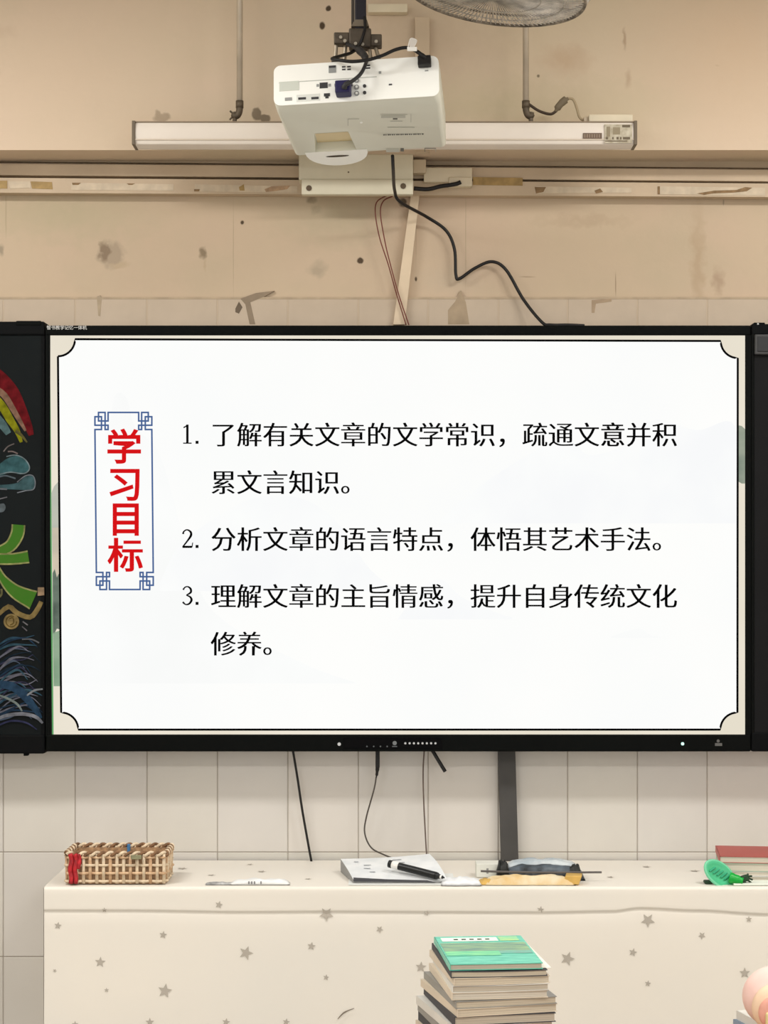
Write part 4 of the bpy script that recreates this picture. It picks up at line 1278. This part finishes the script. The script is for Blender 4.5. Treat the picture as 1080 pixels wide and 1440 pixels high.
# loose sheet under it
ls = P(560, 0, -.40)
tag(MB().bbox((P(490, 0, -.41).x, -.425, TZ+.0012), (P(640, 0, -.41).x, -.25, TZ+.0026), .0004).build('loose_sheet', mat('sheet', (234, 236, 232), .6)), 'flat white loose sheet under the notebook', 'paper')
pe = thing('marker_pen', on_sheaf(.6, .3), 'black whiteboard marker lying across the white notebook', 'marker')
p0 = P(548, 1218, -.345); p1 = P(625, 1236.5, -.415)
p0.z += .006; p1.z += .004
p0 = Vector((p0.x, p0.y, p0.z)); dr = (p1-p0)
MB().tube([p0, p0+dr*.78, p0+dr*.84, p0+dr*.92], [.0098, .0098, .0098, .0088, .006], 14, 6).build('barrel', mat('marker_black', (26, 28, 28), .35), pe, True)
MB().tube([p0+dr*.92, p0+dr*.955], .0048, 12).build('tip_band', M_WHITE, pe, True)
MB().tube([p0+dr*.955, p0+dr*1.0], [.0046, .002], 10, 3).build('tip', mat('marker_black', (26, 28, 28)), pe, True)
MB().tube([p0+dr*.03, p0+dr*.17], .0101, 14).build('label_band', M_WHITE, pe, True)
MB().tube([p0-dr*.012, p0+dr*.05], .0102, 14).build('end_plug', mat('marker_black', (26, 28, 28)), pe, True)

# ---- white scrap, yellow packets, blue-black pouch, rod
lumpy('crumpled_tissue', 648, 0, -.40, .105, .075, .012, mat('tissue_white', (238, 240, 242), .7, .04, 20), 'crumpled white tissue between the notebook and yellow packet', 'tissue', 11, amp=.6)
yp = thing('yellow_packet', (P(748, 0, -.39).x, -.39, TZ), 'yellow and cream paper packet lying under the blue-black pouch', 'packet')
M_YEL = mat('packet_yellow', (222, 180, 96), .55, .2, 16)
lumpy('packet_sleeve', 745, 0, -.400, .235, .056, .020, mat('packet_cream', (228, 214, 182), .6, .25, 22, rgb2=(218, 184, 124)), None, None, 21, amp=.35, par=yp)
mbx = MB().bbox((-.021, -.024, 0), (.021, .024, .0225), .002, Matrix.Translation((P(803, 0, -.400).x, -.400, TZ+.002)) @ Matrix.Rotation(math.radians(-8), 4, 'Z') @ Matrix.Shear('XY', 4, (.35, 0)))
mbx.build('packet_end', M_YEL, yp)
lumpy('packet_flap', 690, 0, -.402, .065, .045, .012, M_YEL, None, None, 23, par=yp)
pc = thing('pencil_pouch', (P(760, 0, -.33).x, -.33, TZ), 'blue-black glossy pouch with pale translucent top on the desk', 'pouch')
lumpy('pouch_body', 762, 0, -.322, .225, .07, .036, mat('pouch_dark', (92, 102, 112), .4, .5, 30, rgb2=(36, 40, 44)), None, None, 31, amp=.15, par=pc)
lumpy('pouch_film', 762, 0, -.300, .215, .060, .047, mat('pouch_film', (206, 212, 214), .25, .3, 24, rgb2=(164, 176, 184)), None, None, 33, amp=.12, par=pc)
lumpy('pouch_knot', 707, 0, -.332, .034, .046, .044, mat('pouch_black', (40, 42, 40), .5, .3, 40), None, None, 35, amp=.3, par=pc)
lumpy('pouch_knot', 808, 0, -.335, .034, .038, .036, mat('pouch_black', (40, 42, 40)), None, None, 36, amp=.3, par=pc)
wt = thing('white_carton', (P(688, 0, -.28).x, -.28, TZ), 'small pale carton behind the left end of the pouch', 'carton')
MB().bbox((P(669, 0, -.28).x, -.31, TZ+.0015), (P(702, 0, -.28).x, -.25, TZ+.038), .002).build('carton_body', mat('carton_pale', (222, 222, 212), .6), wt)
MB().bbox((P(684, 0, -.31).x, -.3106, TZ+.012), (P(687, 0, -.31).x, -.3095, TZ+.026), .0003).build('carton_print', mat('carton_ink', (150, 150, 146), .6), wt)
tag(MB().tube([P(676, 1225, -.366), P(760, 1227, -.367), P(846, 1226.5, -.366)], .0028, 8, 3).build('pointer_rod', mat('rod_dark', (98, 94, 92), .4, metal=.3)), 'thin dark grey rod sticking out both ends of the pouch', 'rod')

# ---- green paddle
gp = thing('green_paddle', (P(1018, 0, -.41).x, -.41, TZ), 'translucent green plastic oval paddle leaning by the right books', 'paddle')
M_GR = mat('green_clear', (92, 216, 160), .2, 0, trans=.25, spec=.5)
M_GR2 = mat('green_solid', (20, 168, 62), .3)
c = P(1011, 1229.5, -.405)
OM = Matrix.Translation(c) @ Matrix.Rotation(math.radians(38), 4, 'Y') @ Matrix.Rotation(math.radians(62), 4, 'X')
OM = OM @ Matrix.Diagonal((1.0, .66, 1.0, 1))
MB().lathe([(.002, -.004), (.030, -.006), (.040, -.003), (.044, .004), (.041, .007), (.034, .003), (.02, .000), (.002, .001)], OM, 32).build('oval_head', M_GR, gp, True)
MB().tube([OM @ Vector((.0435*math.cos(2*math.pi*i/40), .0435*math.sin(2*math.pi*i/40), .003)) for i in range(41)], .0042, 8, 0, False).build('rim', mat('green_rim', (130, 226, 180), .25, trans=.2), gp, True)
for k in range(5):
    MB().tube([OM @ Vector((-.026+.011*k, -.018+.003*k, .004)), OM @ Vector((-.018+.011*k, .012+.004*k, .004))], .0024, 6).build('emboss', mat('green_mid', (58, 168, 128), .4), gp)
h0, h1 = P(1026, 1234, -.415), P(1045, 1239, -.425)
MB().tube([h0, h0.lerp(h1, .5), h1], [.014, .012, .009], 12, 4).build('neck', M_GR2, gp, True)
for k, (a, b_) in enumerate(((1057, 1232), (1058, 1237), (1056, 1241), (1052, 1229), (1050, 1243))):
    MB().tube([P(1040, 1236+k*.6, -.42), P((1040+a)/2, 1233+k*1.3, -.42), P(a, b_, -.41)], [.006, .006, .0025], 7, 4).build('bristle', mat('bristle_green', (40, 74, 48), .6, .4, 60), gp, True)
MB().bbox((P(991, 0, -.41).x, -.41, TZ+.001), (P(1003, 0, -.41).x, -.385, TZ+.009), .003).build('foot', mat('bristle_green', (40, 74, 48)), gp)

# ------------------------------------------------------------------ books
def book(name, w, d, h, cover, page, M, label, cat='book', group=None, sag=0.0, pic=None, round_=True, tilt_edge=None):
    """soft book: spine on the left (x=-w/2), pages inside covers"""
    loc = M @ Vector((0, 0, 0))
    t = thing(name, loc, label, cat, group)
    t.matrix_basis = M
    ct_ = min(.0012, h*.16)
    def sheet(mb, z0, z1, x0, x1, y0, y1):
        n = 8
        for s in (0, 1):
            for i in range(n+1):
                x = x0+(x1-x0)*i/n
                dz = -sag*math.sin(math.pi*i/n)
                for y in (y0, y1):
                    mb.v.append(M @ Vector((x, y, (z1 if s else z0)+dz)))
        K = 2*(n+1)
        k0 = len(mb.v)-2*K
        for i in range(n):
            a = k0+2*i
            mb.f += [(a, a+1, a+3, a+2), (K+a, K+a+2, K+a+3, K+a+1), (a, a+2, K+a+2, K+a), (a+1, K+a+1, K+a+3, a+3)]
        mb.f += [(k0, K+k0, K+k0+1, k0+1), (k0+2*n, k0+2*n+1, K+k0+2*n+1, K+k0+2*n)]
        return mb
    sheet(MB(), ct_, h-ct_, -w/2+.0012, w/2-.002, -d/2+.002, d/2-.002).build('pages', page, t)
    sheet(MB(), 0, ct_, -w/2, w/2, -d/2, d/2).build('back_cover', cover, t)
    tc_ = sheet(MB(), h-ct_, h, -w/2, w/2, -d/2, d/2).build('front_cover', cover, t)
    sheet(MB(), 0, h, -w/2-.0006, -w/2+.0008, -d/2, d/2).build('spine', cover, t)
    if pic:
        for (x0, y0, x1, y1, m) in pic:
            MB().add([M @ Vector((a*w, b*d, h+.0005)) for a, b in ((x0, y0), (x1, y0), (x1, y1), (x0, y1))], [(0, 1, 2, 3)]).build('cover_print', m, tc_)
    return t
PG = [mat('pages_cream_%d' % i, c, .85, .22, 3, stretch=(1, 1, 900)) for i, c in enumerate([(226, 212, 188), (218, 204, 180), (230, 220, 202), (210, 198, 178)])]
CV = {k: mat('cover_'+k, v, .45, .05, 8) for k, v in dict(white=(226, 224, 216), grey=(150, 148, 142), dark=(96, 91, 84), cream=(222, 208, 186), red=(178, 78, 70), green=(168, 190, 168), pink=(226, 176, 156), blue=(140, 160, 182), black=(44, 42, 40)).items()}

# books at the right end of the desk (bottom to top)
z = TZ+.002
xr = P(1020, 0, -.36).x
right = [('white_book', .255, .17, .012, 'white', 'thick white book lowest under the red book', (.012, -.012), 2),
         ('pale_book', .26, .18, .011, 'white', 'white covered book second from bottom of desk pile', (.006, -.004), 0),
         ('green_book', .26, .19, .020, 'green', 'pale green covered book under the red book', (0.0, 0.0), -2),
         ('red_book', .262, .19, .017, 'red', 'brick red book on top of the right desk pile', (-.002, .006), -3)]
for nm, w, d, h, c_, lab, (ox, oy), rz in right:
    M = Matrix.Translation((xr+w/2+ox, -.275+oy, z)) @ Matrix.Rotation(math.radians(rz-4), 4, 'Z')
    book(nm, w, d, h, CV[c_], PG[2], M, lab, 'book', 'books at the right end of the desk')
    z += h+.0006
tag(MB().bbox((P(1030, 0, -.41).x, -.43, TZ+.0012), (P(1130, 0, -.41).x, -.375, TZ+.006), .001, None).build('paper_pad', mat('pad_pale', (232, 238, 226), .6)), 'thin pale paper pad in front of the right books', 'paper')

# student desk that carries the front pile (just below the frame)
DZ = .72
sd = thing('student_desk', (.42, -2.0, 0), 'wooden student desk carrying the front book pile', 'desk')
MB().bbox((-.12, -2.22, DZ-.025), (1.05, -1.70, DZ), .004).build('desktop', M_WD, sd)
M_STL = mat('desk_steel', (130, 134, 138), .4, metal=.6)
for x in (-.06, .99):
    for y in (-2.17, -1.75):
        MB().bbox((x-.015, y-.015, 0), (x+.015, y+.015, DZ-.025), .002).build('leg', M_STL, sd)
MB().bbox((-.06, -1.765, .18), (.99, -1.735, .21), .002).build('foot_bar', M_STL, sd)

# front pile
yb = -1.85
sc_ = F/(CD+yb-.1)
pile_top = .901
specs = []
rp = random.Random(12)
z = DZ+.001
nb = 15
cx0 = (691-540)/sc_
plist = ['grey', 'dark', 'white', 'cream', 'dark', 'grey', 'white', 'dark', 'cream', 'grey', 'cream', 'white', 'cream', 'dark']
H = [.017, .015, .016, .014, .017, .013, .015, .016, .014, .013, .013, .012, .013, .011]
tot = sum(H[2:])
fac = (pile_top-.008-z)/tot
desc = ['lowest soft book', 'dark edged book second from bottom', 'white covered book lowest', 'cream book second from bottom', 'dark covered book third from bottom', 'grey covered book fourth from bottom',
        'white book fifth from bottom', 'dark covered book seventh from top', 'cream book sixth from top', 'grey book with worn edge fifth from top', 'cream book fourth from top', 'white book third from top', 'cream book just under the dark one', 'dark edged book right under the green one']
for i in range(2, 14):
    h = H[i]*fac
    t = i/13.0
    w = .184 if i < 10 else .172
    d = .25
    jx = rp.uniform(-.004, .004) + (-.012*(1-t) if i < 10 else 0) + .002
    if i in (7, 8): jx += .006
    rz = 9 + rp.uniform(-3, 3) + (6*(1-t) if i < 9 else 0)
    M = Matrix.Translation((cx0+jx, yb+.03, z)) @ Matrix.Rotation(math.radians(rz), 4, 'Z') @ Matrix.Rotation(math.radians(rp.uniform(-.4, .4)), 4, 'Y')
    book('soft_book', w, d, h*.97, CV[plist[i]], PG[i % 4], M, desc[i] + ' in the front pile', 'book', 'books piled in front of the desk', sag=rp.uniform(0, .0012))
    z += h
TQ = mat('cover_teal', (120, 214, 186), .35, .4, 9, rgb2=(64, 176, 150), stretch=(3, 14, 1))
pic = [(-.44, .30, .20, .44, mat('cover_title', (226, 240, 226), .5)), (-.48, -.06, .48, .24, mat('cover_picture', (150, 186, 134), .4, .4, 9, rgb2=(92, 132, 124), stretch=(2, 9, 1))),
       (.22, .30, .44, .46, mat('cover_patch', (176, 216, 140), .4, .3, 30, rgb2=(130, 206, 160))), (-.48, -.22, .12, -.06, mat('cover_field', (146, 222, 150), .4, .3, 9, rgb2=(70, 186, 150), stretch=(2, 10, 1))),
       (.12, -.16, .48, -.06, mat('cover_shore', (132, 150, 140), .4, .3, 10, rgb2=(90, 196, 172), stretch=(2, 12, 1)))]
for k in range(5): pic.append((-.30+.09*k, .35, -.25+.09*k, .39, mat('cover_ink', (110, 140, 130), .5)))
M = Matrix.Translation((cx0-.001, yb+.03, z+.0005)) @ Matrix.Rotation(math.radians(5), 4, 'Z')
book('green_workbook', .165, .245, .011, TQ, PG[3], M, 'turquoise green picture cover book on top of the front pile', 'book', 'books piled in front of the desk', pic=pic)
M = Matrix.Translation((cx0+.004, yb+.034, z-.0002)) @ Matrix.Rotation(math.radians(7), 4, 'Z')
tag(MB().bbox((-.086, -.118, 0), (.090, .118, .0006), .0002, M).build('white_folder', mat('folder', (238, 234, 222), .5)), 'white sheet sticking out right below the turquoise book', 'paper')

# pink pouch on white and blue books, lower right corner
yq = -1.90
bxq = (1054-540)*(CD+yq+.08)/F
zb = P(0, 1427, yq+.08).z
n_ = 4   # books under the pouch
hh_ = (zb-DZ-.001)/n_
for i in range(n_):
    M = Matrix.Translation((bxq+.098+.006*(i % 2), yq+.02, DZ+.001+i*hh_)) @ Matrix.Rotation(math.radians(14 if i == n_-1 else 8+3*i), 4, 'Z')
    book('exercise_book', .19, .24, hh_*.985, CV[('white', 'cream', 'blue', 'white')[i]], PG[(i+2) % 4] if i != 3 else CV['blue'], M, ['lowest white book', 'cream book second up', 'blue covered book', 'white book with blue edge'][i] + ' under the pink pouch', 'book', 'books in the lower right corner')
pk = thing('pink_pouch', ((1085-540)*(CD+yq-.05)/F, yq, zb), 'pale pink rounded soft pouch with peach front and yellow tab', 'pouch')
cq = P(1095, 1398, yq-.04)
def blob(name, c, rx, ry, rz_, m, sq=1.0):
    mb = MB(); nu, nv = 28, 16
    pr = []
    for j in range(nv+1):
        a = -math.pi/2+math.pi*j/nv
        pr.append((max(.001, math.cos(a)), math.sin(a)))
    mb.lathe(pr, Matrix.Translation(c) @ Matrix.Diagonal((rx, ry, rz_, 1)), nu)
    return mb.build(name, m, pk, True)
M_PK = mat('pink_plush', (246, 216, 206), .8, .1, 18, rgb2=(238, 200, 190))
blob('body', Vector((cq.x, cq.y+.02, zb+.056)), .060, .05, .055, M_PK)
blob('front_panel', Vector((cq.x-.006, cq.y-.022, zb+.046)), .046, .026, .044, mat('peach_plush', (250, 218, 186), .8, .08, 20))
blob('coral_patch', Vector((cq.x-.014, cq.y-.040, zb+.042)), .030, .014, .030, mat('coral_plush', (240, 176, 156), .8, .1, 20))
MB().bbox((cq.x-.034, cq.y-.058, zb+.001), (cq.x+.012, cq.y-.048, zb+.046), .004).build('yellow_tab', mat('tab_yellow', (236, 220, 160), .7, .08, 15), pk)
blob('pink_foot', Vector((cq.x-.024, cq.y-.02, zb+.010)), .012, .02, .010, mat('pink_deep', (236, 184, 178), .8))
